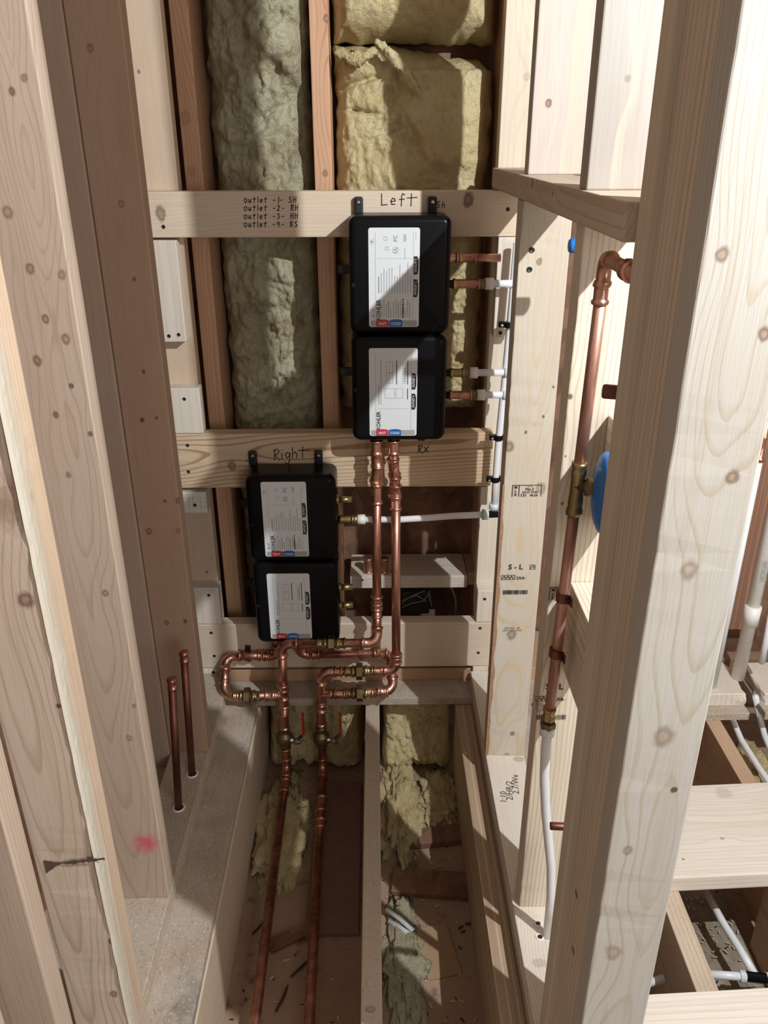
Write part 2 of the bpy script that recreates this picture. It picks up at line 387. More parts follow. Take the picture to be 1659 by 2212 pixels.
# ------------------------------------------------------------------ back wall framing
lumber('wall_stud', -0.50, -0.413, 1.838, 1.876, ZP, TOP, 'z', PALE, label='pale back wall stud holding the left ends of the cross boards', cat='stud', light=(0.68, .53, .40), contrast=.3,
       knots=((300, 155, .004, .7, yf(1.838)), (447, 1236, .005, .6, yf(1.838))))
lumber('exterior_stud', -0.410, -0.371, 1.90, 2.04, ZP, TOP, 'z', ORANGE, label='orange stud left of the grey-yellow insulation', cat='stud',
       knots=((400, 255, .014, .35, yf(1.9)), (415, 370, .010, .3, yf(1.9)), (425, 698, .007, .4, yf(1.9))))
lumber('exterior_stud', -0.130, -0.092, 1.90, 2.04, ZP, TOP, 'z', ORANGE, label='orange stud between the two insulation bays', cat='stud',
       knots=((705, 40, .007, .8, yf(1.9)), (703, 375, .007, .7, yf(1.9))))
lumber('exterior_stud', 0.266, 0.304, 1.90, 2.04, ZP, TOP, 'z', ORANGE, label='orange stud right of the yellow insulation bay', cat='stud')
rb = lumber('wall_stud', 0.258, 0.345, 1.838, 1.876, ZP, TOP, 'z', SPF, label='pale back wall stud holding the right ends of the cross boards', cat='stud', contrast=.25, knots=((1138, 165, .008, .3, yf(1.838)),))
b1 = lumber('cross_board', -0.50, 0.335, 1.80, 1.838, -.191, -.1, 'x', PALE, label='upper cross board carrying the four lines of outlet notes', cat='board', light=(.72, .60, .47), contrast=.35, spacing=.007,
       knots=((347, 461, .010, .8, yf(1.8)), (1012, 431, .010, .9, yf(1.8))))
screws(b1, ((353, 490), (1097, 452)), y=1.80)
b2 = lumber('cross_board', -0.50, 0.276, 1.80, 1.838, -.766, -.628, 'x', SPF, label='middle wide cross board with the word Right on it', cat='board', light=(.68, .53, .38), late=(.40, .25, .13), spacing=.008, contrast=1.0, pith=(-.05, .03), tilt=(0, .06),
       knots=((501, 1006, .009, .8, yf(1.8)),), bev=.004)
screws(b2, ((405, 962), (407, 1019)), y=1.80)
b3 = lumber('cross_board', -0.50, 0.300, 1.80, 1.838, -1.291, -1.152, 'x', PALE, label='lowest wide cross board behind the copper loops', cat='board', contrast=.3, light=(.70, .60, .48),
       knots=(), bev=.004)
screws(b3, ((456, 1367), (463, 1417), (461, 1452), (1037, 1357), (1033, 1410), (1010, 1440)), y=1.80)
def cleat(x0, x1, z0, z1, label, scr=(), light=None, y0=1.80):
    o = lumber('wood_cleat', x0, x1, y0, 1.838, z0, z1, 'z', PALE, label=label, cat='wood block', contrast=.3, **(dict(light=light) if light else {}))
    screws(o, scr, .0042, y=y0); return o
cleat(-.48, -.421, -.412, -.196, 'long pale wood block under the left end of the upper board', ((365, 726), (386, 723)), (.74, .68, .60))
cleat(-.48, -.404, -.627, -.518, 'short pale wood block standing on the left end of the middle board', ((398, 862),))
c3 = cleat(-.48, -.413, -.832, -.776, 'small stamped wood block below the left end of the middle board', ((421, 1091),), (.74, .70, .64))
cleat(-.48, -.406, -1.151, -1.042, 'short wood block standing on the left end of the lowest board', ((451, 1286),))
cleat(-.48, -.405, -1.342, -1.292, 'pale wood block below the left end of the lowest board', (), (.74, .70, .64))
cleat(.262, .3005, -.405, -.192, 'pale grooved wood block under the right end of the upper board', ((1081, 719),))
cleat(.258, .300, -1.151, -1.056, 'pale wood block standing on the right end of the lowest board', ((1047, 1294),), (.76, .68, .58))
cleat(.256, .297, -1.342, -1.292, 'pale wood block below the right end of the lowest board', ((1039, 1468),), (.74, .66, .55))
cleat(.252, .270, -.815, -.767, 'narrow wood block under the right end of the middle board', ())

# ------------------------------------------------------------------ right wall framing
ZSB, ZST = -.096, -.0575
r1 = lumber('wall_stud', .249, .339, 1.468, 1.506, ZP, ZSB-.001, 'z', SPF, label='right wall stud with lumber grade stamps on its lit face, beside the back wall', cat='stud', light=(.56, .51, .43), spacing=.0075, contrast=.6, pith=(.0, -.055), tilt=(.01, .05),
       knots=((1100, 965, .011, .8, yf(1.468)), (1168, 1055, .012, .6, yf(1.468)), (1105, 1372, .012, .75, yf(1.468)), (1107, 1585, .006, .9, yf(1.468)), (1165, 565, .006, .8, yf(1.468)), (1095, 1633, .008, .6, yf(1.468)), (1195, 836, .003, .8, yf(1.468)), (1174, 900, .003, .9, yf(1.468)), (1136, 934, .004, .9, yf(1.468))), rough_edge=(-1, -1, 0.005, 1.3))
bm = bmesh.new(); prev = None
for k in range(170):
    zz = lerp(-1.30, .66, k/169)+H; a = -.3905+.0004; e0 = .8185+.004*max(0, noise.noise(Vector((4, 1, k*.31)))); e1 = .8185+.022+.014*noise.noise(Vector((7, 1, k*.17)))+.006*noise.noise(Vector((9, 2, k*.9)))
    ring = [bm.verts.new(c) for c in ((a-.003, e0-.0015, zz), (a+.0006, e0+.002, zz), (a+.0012+.001*noise.noise(Vector((1, 5, k*.7))), (e0+e1)/2, zz), (a, min(e1, .854), zz))]
    if prev:
        for i in range(3): bm.faces.new((prev[i], prev[i+1], ring[i+1], ring[i]))
    prev = ring
we_ = mesh_obj('waney_edge', fix(bm), wood('waney_edge_wood', light=(.60, .55, .46), late=(.52, .42, .30), seed=4.4, mottle=.5, contrast=.3), n1); we_['label'] = 'ragged whitish edge'
bm = bmesh.new(); prev = None
for k in range(60):
    zz = lerp(-1.30, -.62, k/59)+H; wdt = .004+.007*max(0, noise.noise(Vector((0, 2, k*.23)))+.45)*(1 if k < 45 else (59-k)/14)
    ring = [bm.verts.new(c) for c in ((.2484, 1.480, zz), (.2484, 1.4674, zz), (.2484+wdt, 1.4672, zz), (.2484+wdt*.8, 1.4684, zz))]
    if prev:
        for i in range(3): bm.faces.new((prev[i], prev[i+1], ring[i+1], ring[i]))
    prev = ring
bk_ = mesh_obj('bark_edge', fix(bm), plain('bark', (.34, .20, .12), .85, 0, .4, 90, .5), r1); bk_['label'] = 'rough brown bark edge'
screws(r1, ((1149, 540), (1144, 582)), .005, y=1.468)
lumber('wall_stud', .256, .348, 1.507, 1.545, ZP, ZSB-.001, 'z', SPF, label='plain stud fixed to the back of the stamped stud near the back wall', cat='stud', contrast=.3)
r2 = lumber('wall_stud', .259, .348, 1.06, 1.098, ZP, ZSB-.001, 'z', SPF, label='right wall stud behind the copper riser, its stamps half hidden', cat='stud', spacing=.007, contrast=.8, pith=(-.06, -.03), tilt=(.02, 0),
       knots=((1232, 857, .004, .9, yf(1.06)), (1222, 986, .002, .9, yf(1.06)), (1165, 1530, .010, .6, yf(1.06)), (1215, 1088, .003, .8, yf(1.06))), rough_edge=(-1, -1, 0.004, 6.1))
screws(r2, (), y=1.06)
sill = lumber('horizontal_sill', .247, .336, .847, 1.836, ZSB, ZST, 'y', PINK, label='horizontal board lying across the right wall studs at eye level', cat='board', light=(.58, .47, .37), contrast=.35,
       knots=((1150, 395, .010, .7, dict(x=.247)), (1193, 419, .004, .8, dict(x=.247))))
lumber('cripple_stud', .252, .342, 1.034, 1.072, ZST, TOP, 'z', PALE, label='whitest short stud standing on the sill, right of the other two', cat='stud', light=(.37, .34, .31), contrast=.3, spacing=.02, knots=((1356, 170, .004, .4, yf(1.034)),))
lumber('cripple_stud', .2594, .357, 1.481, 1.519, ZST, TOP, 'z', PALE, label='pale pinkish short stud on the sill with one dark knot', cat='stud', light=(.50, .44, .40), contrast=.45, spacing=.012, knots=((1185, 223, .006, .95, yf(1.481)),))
post = thing('corner_post', 'broad pale corner post of three studs in the right foreground', 'post', (.32, .80, ZP+H))
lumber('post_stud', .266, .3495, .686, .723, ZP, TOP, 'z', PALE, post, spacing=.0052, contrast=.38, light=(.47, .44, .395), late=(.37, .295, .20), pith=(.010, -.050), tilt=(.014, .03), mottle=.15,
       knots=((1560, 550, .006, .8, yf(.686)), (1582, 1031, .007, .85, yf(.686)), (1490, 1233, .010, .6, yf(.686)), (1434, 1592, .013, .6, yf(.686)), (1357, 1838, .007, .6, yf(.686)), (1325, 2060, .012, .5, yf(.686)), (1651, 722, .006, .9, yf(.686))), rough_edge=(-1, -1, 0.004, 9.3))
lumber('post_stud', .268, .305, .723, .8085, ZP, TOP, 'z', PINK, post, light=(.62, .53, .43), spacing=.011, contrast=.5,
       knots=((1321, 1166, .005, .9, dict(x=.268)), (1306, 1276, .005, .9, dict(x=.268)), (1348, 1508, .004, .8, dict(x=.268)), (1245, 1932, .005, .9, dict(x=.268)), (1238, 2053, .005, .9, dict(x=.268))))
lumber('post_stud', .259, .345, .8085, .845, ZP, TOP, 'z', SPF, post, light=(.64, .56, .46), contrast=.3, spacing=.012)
lumber('blocking_board', .290, .328, .846, 1.059, -.757, -.607, 'y', SPF, label='blocking board on edge behind the strapped part of the copper riser', cat='board', spacing=.006, contrast=.8)

lumber('mounting_board', .318, .338, .846, 1.059, -.50, -.345, 'y', SPF, label='board behind the blue guard, between corner post and stud', cat='board')

ps_ = bpy.data.objects['post_stud']; q = P(1457, 1706, y=.6858); bm = bmesh.new(); add_lathe(bm, q+Vector((0, .002, 0)), (0, -1, 0), [(0, .0036), (.0022, .0036)], 14); mesh_obj('drill_hole', fix(bm), plain('hole_dark', (.10, .07, .05), .9), ps_)
# ------------------------------------------------------------------ floor of the room to the right
lumber('walk_plank', .45, 1.6, 1.143, 1.388, ZJ, ZJ+.038, 'x', PALE, label='wide pale plank laid across the floor joists at the right, the farther one', cat='plank', contrast=.35,
       knots=((1570, 1718, .018, .25, dict(z=ZJ+.038)), (1560, 1815, .004, .5, dict(z=ZJ+.038)), (1472, 1856, .003, .7, dict(z=ZJ+.038))))
lumber('walk_plank', .40, 1.6, .66, .912, ZJ, ZJ+.038, 'x', PALE, label='wide pale plank in the bottom right corner', cat='plank', contrast=.35)
for o_ in [o for o in COL.objects if o.name.startswith('walk_plank')]:
    pv = Matrix.Translation((.62, o_.location.y, 0)); o_.matrix_basis = pv @ Matrix.Rotation(math.radians(2.6), 4, 'Z') @ pv.inverted() @ o_.matrix_basis; _wm[o_.name] = o_.matrix_basis.copy()
lumber('floor_joist', .845, .883, .9, 1.85, ZC, ZJ, 'y', PINK, label='brown floor joist behind the farther plank at the right', cat='joist', light=(.55, .38, .26), knots=((1512, 1610, .008, .6, dict(x=.845)), (1508, 1680, .006, .8, dict(x=.845))))
lumber('floor_joist', .557, .598, .2, 1.45, ZC, ZJ, 'y', PINK, label='floor joist between the two planks at the right', cat='joist', light=(.56, .44, .33), dust=.3)
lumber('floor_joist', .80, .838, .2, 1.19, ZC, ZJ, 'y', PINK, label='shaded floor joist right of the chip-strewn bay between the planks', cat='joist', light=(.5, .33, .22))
def chewed(name, x0, x1, y0, y1, z0, z1, label):
    bm = bmesh.new(); add_box(bm, x0, x1, y0, y1, z0+H, z1+H, .002)
    bmesh.ops.subdivide_edges(bm, edges=bm.edges[:], cuts=5, use_grid_fill=True)
    for v in bm.verts:
        e = min(abs(v.co.x-x0), abs(v.co.x-x1), 1)
        if e < .03:
            s_ = 1 if abs(v.co.x-x0) < .03 else -1
            v.co.x += s_*.02*abs(noise.noise(v.co*31)); v.co.y += .006*noise.noise(v.co*50)
    return tag(mesh_obj(name, fix(bm), wood(name+'_wood', seed=random.random()*9, dust=.2, **PALE)), label, 'plate')
chewed('drilled_plate', .70, .955, 1.69, 1.83, ZS, ZP, 'chewed bottom plate left of the notch at the far right')
chewed('drilled_plate', .995, 1.5, 1.69, 1.83, ZS, ZP, 'chewed bottom plate under the white waste pipe at the far right')
lumber('subfloor_offcut', .70, .955, 1.66, 1.83, ZJ, ZS, 'x', {}, mat=SUB, label='strip of subfloor under the chewed plate left of the notch', cat='subfloor')
lumber('subfloor_offcut', .995, 1.5, 1.66, 1.83, ZJ, ZS, 'x', {}, mat=SUB, label='strip of subfloor under the white waste pipe', cat='subfloor')
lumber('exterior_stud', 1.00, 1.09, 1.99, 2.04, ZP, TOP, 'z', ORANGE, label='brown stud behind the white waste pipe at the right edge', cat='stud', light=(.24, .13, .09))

# ------------------------------------------------------------------ insulation
def sig(t): return 1/(1+math.exp(-max(-40, min(40, t))))
def batt(name, x0, x1, z0, z1, yb, yfr, mat, seed, amp=.02, nx=70, nz=150, extra=None, label='', cat='insulation', edge=.03, billow=0.0, ampf=None, zmap=None):
    bm = bmesh.new(); g = []; N = noise.noise
    for j in range(nz+1):
        row = []
        for i in range(nx+1):
            u, v = i/nx, j/nz; x = lerp(x0, x1, u); zt = zmap(x) if zmap else z1; z = lerp(z0, zt, v)
            ed = min(u*(x1-x0), (1-u)*(x1-x0), v*(z1-z0), (1-v)*(z1-z0))
            pil = 1-math.exp(-ed/edge)
            q = Vector((x, seed, z)); w = Vector((N(q*9), 0, N(q*9+Vector((5, 1, 2)))))*.03; q2 = q+w
            h = N(q*7)+.5*N(q2*19+Vector((seed, 0, 0)))
            if billow: h += billow*(abs(N(q2*13))*1.3+abs(N(q2*27))*.8+abs(N(q2*60))*.4-.6)
            h += .45*N(Vector((q2.x*60, q.y, q2.z*35)))+.3*N(Vector((q2.x*130, q.y, q2.z*90)))
            h *= amp*(ampf(x, z-H) if ampf else 1)
            y = yfr + (1-pil)*(yb-yfr)*.75 - h*(.3+.7*pil)
            if extra: y += extra(x, z-H)
            jx = .008*N(Vector((seed, z*30, u*3)))*(1 if ed < .012 else .3)
            row.append(bm.verts.new((x+jx, y, z+.006*N(Vector((x*40, seed, 2)))*(1 if ed < .02 else .3))))
        g.append(row)
    for j in range(nz):
        for i in range(nx):
            bm.faces.new((g[j][i], g[j][i+1], g[j+1][i+1], g[j+1][i]))
    rim = [g[0][i] for i in range(nx+1)]+[g[j][nx] for j in range(1, nz+1)]+[g[nz][i] for i in range(nx-1, -1, -1)]+[g[j][0] for j in range(nz-1, 0, -1)]
    bk = [bm.verts.new((v.co.x, yb, v.co.z)) for v in rim]
    L = len(rim)
    for k in range(L): bm.faces.new((rim[(k+1) % L], rim[k], bk[k], bk[(k+1) % L]))
    bm.faces.new(bk)
    return tag(mesh_obj(name, fix(bm), mat, smooth=True), label, cat)
def gauss(x, z, cx, cz, sx, sz): return math.exp(-((x-cx)/sx)**2-((z-cz)/sz)**2)
def ex_left(x, zc):
    d = 0; t = (zc-.173)+(x+.233)*1.02                                  # diagonal fold across the upper part
    if zc > .03: d -= .030*sig(t/.006)*(1-sig((zc-.40)/.02)) * (1 if x > -.25 else max(0, 1-(-.25-x)/.05))
    d += .045*gauss(x, zc, -.362, .225, .018, .05)+.03*gauss(x, zc, -.355, .09, .02, .03)+.03*gauss(x, zc, -.365, -.07, .012, .05)
    d += .02*gauss(x, zc, -.33, .12, .03, .05)
    return d
batt('insulation_batt', -.364, -.137, H-1.25, H+.45, 2.05, 1.925, INS_G, 3.7, .021, 80, 420, ex_left, 'grey-yellow insulation batt in the left bay of the back wall', billow=1.0, edge=.02)
def ex_right(x, zc):
    d = 0; N = noise.noise
    xe = .060+.05*sig((.02-zc)/.02)*sig((zc+.075)/.01)+.006*N(Vector((1, zc*30, 0)))
    if zc < .13: d -= .014*sig((x-xe)/.0025)*sig((zc+.06)/.008)                         # smooth facing layer on the right
    if x < .05:
        t = zc-(.052-.13*(x+.03)); d += .016*math.exp(-(t/.004)**2)*sig((x+.078)/.008)*sig((.005-x)/.006)   # short crease
        t2 = zc-(.092+.30*(x+.08)); d += .020*math.exp(-(t2/.006)**2)*sig((x+.082)/.006)*sig((.012-x)/.006)
        d -= .018*gauss(x, zc, -.045, .135, .05, .03)
    d += .03*gauss(x, zc, .03, .085, .022, .022)
    return d
batt('insulation_batt', -.086, .258, H-.63, H+.18, 2.05, 1.925, INS_Y, 8.2, .017, 130, 260, ex_right, 'yellow insulation batt with a torn folded flap behind the upper valve box', billow=.5, edge=.016,
     ampf=lambda x, zc: (1.25 if zc > -.15 else 1.0)*(1-.72*sig((x-.072)/.01)*sig((zc+.12)/.02)), zmap=lambda x: H+.182-.030*sig((x-.12)/.035)-.03*max(0, (x-.22)/.04)**2)
batt('insulation_batt', -.086, .258, H+.183, H+.50, 2.05, 1.895, INS_Y, 5.1, .010, 110, 100, lambda x, zc: -.016*sig((.055-x)/.012)*sig((.42-zc)/.02), 'yellow insulation batt at the top of the right bay, above the gap', billow=.3, edge=.022)
def rope(name, pts, rads, label, seed):
    """twisted, ragged strand of insulation"""
    bm = bmesh.new(); pts = [Vector(p) for p in pts]; n = 40; rows = []
    for j in range(n+1):
        t = j/n*(len(pts)-1); k = min(int(t), len(pts)-2); f = t-k; c = pts[k].lerp(pts[k+1], f); r = lerp(rads[k], rads[k+1], f)
        row = []
        for a in range(16):
            an = 2*math.pi*a/16+t*.8; q = Vector((math.cos(an)*1.2, math.sin(an)*1.2, t*2.2+seed)); m = 1+.45*noise.noise(q*1.3)+.35*noise.noise(q*3.5)
            dd = (pts[k+1]-pts[k]).normalized(); u, v = frame_of(dd)
            row.append(bm.verts.new(c+u*(r*m*math.cos(an))+v*(r*.6*m*math.sin(an))))
        rows.append(row)
    for a, b in zip(rows, rows[1:]):
        for k in range(16): bm.faces.new((a[k], a[(k+1) % 16], b[(k+1) % 16], b[k]))
    bm.faces.new(rows[0]); bm.faces.new(rows[-1])
    return tag(mesh_obj(name, fix(bm), INS_Y, smooth=True), label, 'insulation')
rope('insulation_flap', [(.004, 1.898, H+.178), (.030, 1.893, H+.158), (.058, 1.893, H+.130), (.080, 1.896, H+.098), (.096, 1.903, H+.078)], [.010, .018, .019, .016, .004], 'twisted strip of yellow insulation hanging from the top gap of the right bay', 1.0)
rope('insulation_flap', [(.012, 1.90, H+.172), (-.015, 1.893, H+.150), (-.045, 1.893, H+.145), (-.075, 1.90, H+.160)], [.006, .016, .026, .014], 'folded lump of yellow insulation left of the twisted strip', 3.0)
for (x0, x1, sd, lab) in ((-.306, -.040, 2.2, 'insulation batt against the rim board, left of the middle joist'), (.010, .202, 6.4, 'insulation batt against the rim board, right of the middle joist')):
    batt('insulation_batt', x0, x1, H-1.598, H-1.368, 1.925, 1.785, INS_Y, sd, .024, 70, 70, lambda x, zc: -.05*sig((-1.52-zc)/.03), lab, edge=.008, billow=.7)

def blob(name, c, rx, ry, rz, mat, seed, label, cat='insulation', sub=4, rough=.35):
    bm = bmesh.new(); bmesh.ops.create_icosphere(bm, subdivisions=sub, radius=1)
    for v in bm.verts:
        q = v.co.copy(); k = 1+rough*(noise.noise(q*2.3+Vector((seed, 0, 0)))+.6*noise.noise(q*6+Vector((0, seed, 0)))+.35*noise.noise(q*15))
        v.co = Vector((q.x*rx*k, q.y*ry*k, max(q.z*rz*k, -rz*.25)))
        v.co += Vector(c)
    return tag(mesh_obj(name, fix(bm), mat, smooth=True), label, cat)
ZCF = H+ZC
blob('insulation_scrap', (.055, 1.60, ZCF+.004), .050, .17, .040, INS_Y, 1.1, 'long ragged insulation scrap lying right of the middle joist', rough=.5, sub=5)
blob('insulation_scrap', (-.245, 1.53, ZCF+.004), .060, .18, .030, INS_Y, 4.2, 'insulation scrap lying under the hot pipe in the left open bay', rough=.4, sub=5)
blob('insulation_scrap', (.16, 1.63, ZCF+.002), .05, .10, .028, INS_Y, 12.2, 'rounded insulation scrap in the shade beside the right joist', rough=.4, sub=5)
blob('insulation_scrap', (.052, 1.16, ZCF+.002), .042, .15, .014, INS_G, 9.2, 'flat pale insulation scrap right of the middle joist near the front', rough=.5, sub=5)
blob('insulation_scrap', (.97, 1.62, ZCF+.04), .09, .12, .09, INS_Y, 7.9, 'insulation tuft under the white waste pipe at the far right', rough=.5)
def slab(name, c, sx, sy, sz, rz, mat, label, cat, tiltx=0.0):
    bm = bmesh.new(); add_box(bm, -sx/2, sx/2, -sy/2, sy/2, 0, sz, min(.002, sz*.3))
    bmesh.ops.transform(bm, matrix=Matrix.Translation(c) @ Matrix.Rotation(rz, 4, 'Z') @ Matrix.Rotation(tiltx, 4, 'X'), verts=bm.verts)
    return tag(mesh_obj(name, fix(bm), mat), label, cat)
CHIPB = osb_mat('speckled_chipboard', (.26, .21, .165), (.38, .32, .25), (.17, .13, .10))
DKB = plain('dark_board', (.22, .13, .10), .8, 0, .25, 25, .2)
CARD = plain('cardboard', (.36, .24, .14), .85, 0, .15, 60, .1)
PLWHITE = plain('plastic_scrap', (.62, .66, .68), .35)
slab('cardboard_scrap', (.125, 1.19, ZCF+.002), .075, .12, .004, .2, CARD, 'brown cardboard scrap on the cavity floor right of the middle joist', 'scrap', .04)
slab('board_scrap', (.15, 1.50, ZCF), .17, .05, .02, .12, OSB, 'brown board offcut lying across the right open bay', 'scrap')
slab('chipboard_panel', (.70, 1.08, ZCF), .195, .66, .012, 0.0, CHIPB, 'speckled chipboard panel in the bay between the planks at the right', 'panel')
slab('board_scrap', (-.105, 1.46, ZCF), .12, .46, .014, .0, DKB, 'dark brown board lying beside the cold pipe in the left open bay', 'scrap')
slab('board_scrap', (.13, 1.36, ZCF), .20, .07, .016, -.1, OSB, 'darker board offcut nearer the camera in the right open bay', 'scrap')
slab('board_scrap', (-.17, 1.24, ZCF), .16, .03, .012, .5, OSB, 'narrow board offcut on the cavity floor beside the cold pipe', 'scrap')
bm = bmesh.new(); add_tube(bm, [P(835, 1965, z=ZC+.02), P(865, 1985, z=ZC+.025), P(893, 2010, z=ZC+.02), P(880, 2015, z=ZC+.012), P(840, 1990, z=ZC+.012)], .006, 8)
tag(mesh_obj('plastic_strip', fix(bm), PLWHITE, smooth=True), 'twisted white plastic strip on the cavity floor right of the middle joist', 'scrap')
for k, (pa_, pb_, lab) in enumerate((((545, 2018), (572, 1990), 'short dark stick on the cavity floor left of the hot pipe'), ((628, 2110), (672, 2070), 'thin dark stick on the cavity floor between hot and cold pipes'), ((596, 2185), (622, 2128), 'crooked dark stick on the cavity floor beside the hot pipe near the front'), ((1005, 1995), (1050, 2006), 'thin dark stick on the cavity floor beside the right joist'))):
    bm = bmesh.new(); a_, b_ = P(*pa_, z=ZC+.005), P(*pb_, z=ZC+.005); m_ = (a_+b_)/2+Vector((.004, .003, .002)); add_tube(bm, [a_, m_, b_], [.002, .0028, .0016], 7)
    tag(mesh_obj('dark_stick', fix(bm), plain('dark_stick_wood%d' % k, (.05, .032, .025), .9)), lab, 'stick')
# wood chips and crumbs
def chips(name, regions, mat, label):
    bm = bmesh.new()
    for (x0, x1, y0, y1, z, nn, s0) in regions:
        for k in range(nn):
            c = Vector((random.uniform(x0, x1), random.uniform(y0, y1), z+H+.0012)); s = s0*random.uniform(.4, 1.5); a = random.uniform(0, 6.28)
            m = Matrix.Translation(c) @ Matrix.Rotation(a, 4, 'Z') @ Matrix.Rotation(random.uniform(-.3, .3), 4, 'X')
            vs = [bm.verts.new(m @ Vector(p)) for p in ((-s, -s*.3, 0), (s, -s*.35, 0), (s*.8, s*.35, 0), (-s*.7, s*.3, 0))]
            ws = [bm.verts.new(v.co+Vector((0, 0, s*.25))) for v in vs]
            bm.faces.new(ws)
            for i in range(4): bm.faces.new((vs[i], vs[(i+1) % 4], ws[(i+1) % 4], ws[i]))
    o = tag(mesh_obj(name, fix(bm), mat), label, 'wood chips'); o['kind'] = 'stuff'
chips('wood_chips', ((-.39, -.318, .75, 1.72, ZS, 60, .0022), (-.48, -.40, .85, 1.48, ZP, 30, .002), (-.30, -.04, .8, 1.75, ZC, 160, .004), (.01, .20, .8, 1.75, ZC, 200, .0045), (.61, .79, .9, 1.39, ZC+.016, 260, .004), (.05, .24, 1.74, 1.80, ZS, 40, .002)), plain('chip_wood', (.50, .40, .29), .8, 0, .3), 'loose pale wood chips and crumbs strewn over the floor')
chips('dark_crumbs', ((-.30, -.04, .8, 1.75, ZC, 60, .004), (.01, .20, .8, 1.75, ZC, 90, .005), (.61, .79, .9, 1.39, ZC+.016, 70, .003)), plain('dark_bark', (.06, .04, .03), .9), 'dark bark crumbs strewn over the cavity floor')

# ------------------------------------------------------------------ shelf board and things behind the lower right gap
shelf = lumber('shelf_board', -.073, .243, 1.90, 2.03, -1.106, -1.068, 'x', PALE, label='dusty white shelf board in the dark lower right bay', cat='board', dust=.5, light=(.74, .69, .60), bev=.004)
screws(shelf, ((783, 1253),), .003, y=1.90)
lumber('shelf_board', .244, .300, 1.915, 2.03, -1.106, -1.068, 'x', PINK, label='brown board continuing the shelf to its right', cat='board')
def ring_prof(L, r, bead=1.37):
    return [(0, r*1.02), (0, r*bead*.93), (.0015, r*bead), (.0045, r*bead), (.006, r*1.13), (.008, r*1.12), (L-.008, r*1.12), (L-.006, r*1.13), (L-.0045, r*bead), (L-.0015, r*bead), (L, r*bead*.93), (L, r*1.02)]
for (px, lab) in ((795, 'small copper coupling standing on the shelf, left of the hot pipe'), (829, 'small copper coupling standing on the shelf, between the two pipes')):
    p = P(px, 1236, z=-1.068); bm = bmesh.new(); add_lathe(bm, p, (0, 0, 1), ring_prof(.045, .0105, 1.25)); 
    tag(mesh_obj('copper_coupling', fix(bm), COPPER_F, smooth=True), lab, 'pipe fitting')
p = P(842, 1238, z=-1.068); bm = bmesh.new(); add_tube(bm, [p+Vector((.008*math.cos(a), .008*math.sin(a), .004)) for a in [i*.5 for i in range(9)]], .003, 8)
tag(mesh_obj('copper_ring', fix(bm), COPPER_F, smooth=True), 'tiny copper ring lying on the shelf between the pipes', 'pipe fitting')
jb = thing('junction_box', 'dark electrical box with loose wires in the gap above the lowest board', 'electrical box', tuple(P(905, 1320, y=1.97)))
p0, p1 = P(868, 1325, y=1.97), P(928, 1278, y=1.97); bm = bmesh.new(); add_box(bm, p0.x, p1.x, 1.965, 2.04, p0.z, p1.z, .003); mesh_obj('box_body', fix(bm), DARKBOX, jb)
for pts in (((868, 1312), (890, 1303), (915, 1298), (925, 1285)), ((868, 1298), (885, 1290), (905, 1281), (918, 1276)), ((926, 1277), (929, 1295), (933, 1312)), ((868, 1305), (880, 1292), (900, 1286), (922, 1300))):
    bm = bmesh.new(); add_tube(bm, [P(a, b, y=1.955) for a, b in pts], .0018, 8); mesh_obj('wire', fix(bm), WIRE, jb, smooth=True)
bm = bmesh.new(); add_tube(bm, [P(972, 1262, y=1.98), P(983, 1288, y=1.98), P(985, 1305, y=1.98), P(984, 1328, y=1.98)], .004, 10)
tag(mesh_obj('grey_cable', fix(bm), WIRE, smooth=True), 'grey cable hanging in the gap right of the electrical box', 'cable')

# ------------------------------------------------------------------ text and strokes
def text_mesh(s, size, bold=False):
    c = bpy.data.curves.new('t', 'FONT'); c.body = s; c.size = size; c.align_x = 'CENTER'; c.align_y = 'CENTER'
    c.resolution_u = 2
    if bold: c.offset = size*.022
    o = bpy.data.objects.new('t', c); COL.objects.link(o); dg = bpy.context.evaluated_depsgraph_get()
    me = bpy.data.meshes.new_from_object(o.evaluated_get(dg)); bpy.data.objects.remove(o); bpy.data.curves.remove(c)
    return me
class Print:
    """flat print collected on a face: 2-D (u, v) mapped by origin + axes"""
    def __init__(s, o, eu, ev): s.o, s.eu, s.ev = Vector(o), Vector(eu), Vector(ev); s.bm = bmesh.new()
    def w(s, u, v): return s.o + s.eu*u + s.ev*v
    def rect(s, u0, v0, u1, v1): s.poly(((u0, v0), (u1, v0), (u1, v1), (u0, v1)))
    def poly(s, pts): s.bm.faces.new([s.bm.verts.new(s.w(*p)) for p in pts])
    def line(s, pts, w):
        for (a, b) in zip(pts, pts[1:]):
            a, b = Vector(a), Vector(b); d = (b-a)
            if d.length < 1e-6: continue
            d.normalize(); nn = Vector((-d.y, d.x))*w/2; a2, b2 = a-d*w*.3, b+d*w*.3
            s.poly((a2-nn, b2-nn, b2+nn, a2+nn))
    def frame(s, u0, v0, u1, v1, w): s.line(((u0, v0), (u1, v0), (u1, v1), (u0, v1), (u0, v0)), w)
    def text(s, t, u, v, size, rot=0.0, bold=False, sx=1.0):
        me = text_mesh(t, size, bold); c, q = math.cos(rot), math.sin(rot); vm = []
        for vt in me.vertices:
            a, b = vt.co.x*sx, vt.co.y; vm.append(s.bm.verts.new(s.w(u+a*c-b*q, v+a*q+b*c)))
        for p in me.polygons:
            try: s.bm.faces.new([vm[i] for i in p.vertices])
            except ValueError: pass
        bpy.data.meshes.remove(me)
    def done(s, name, mat, parent):
        o = mesh_obj(name, s.bm, mat, parent)
        if name != 'outlet_tag': o['kind'] = 'stuff'
        return o
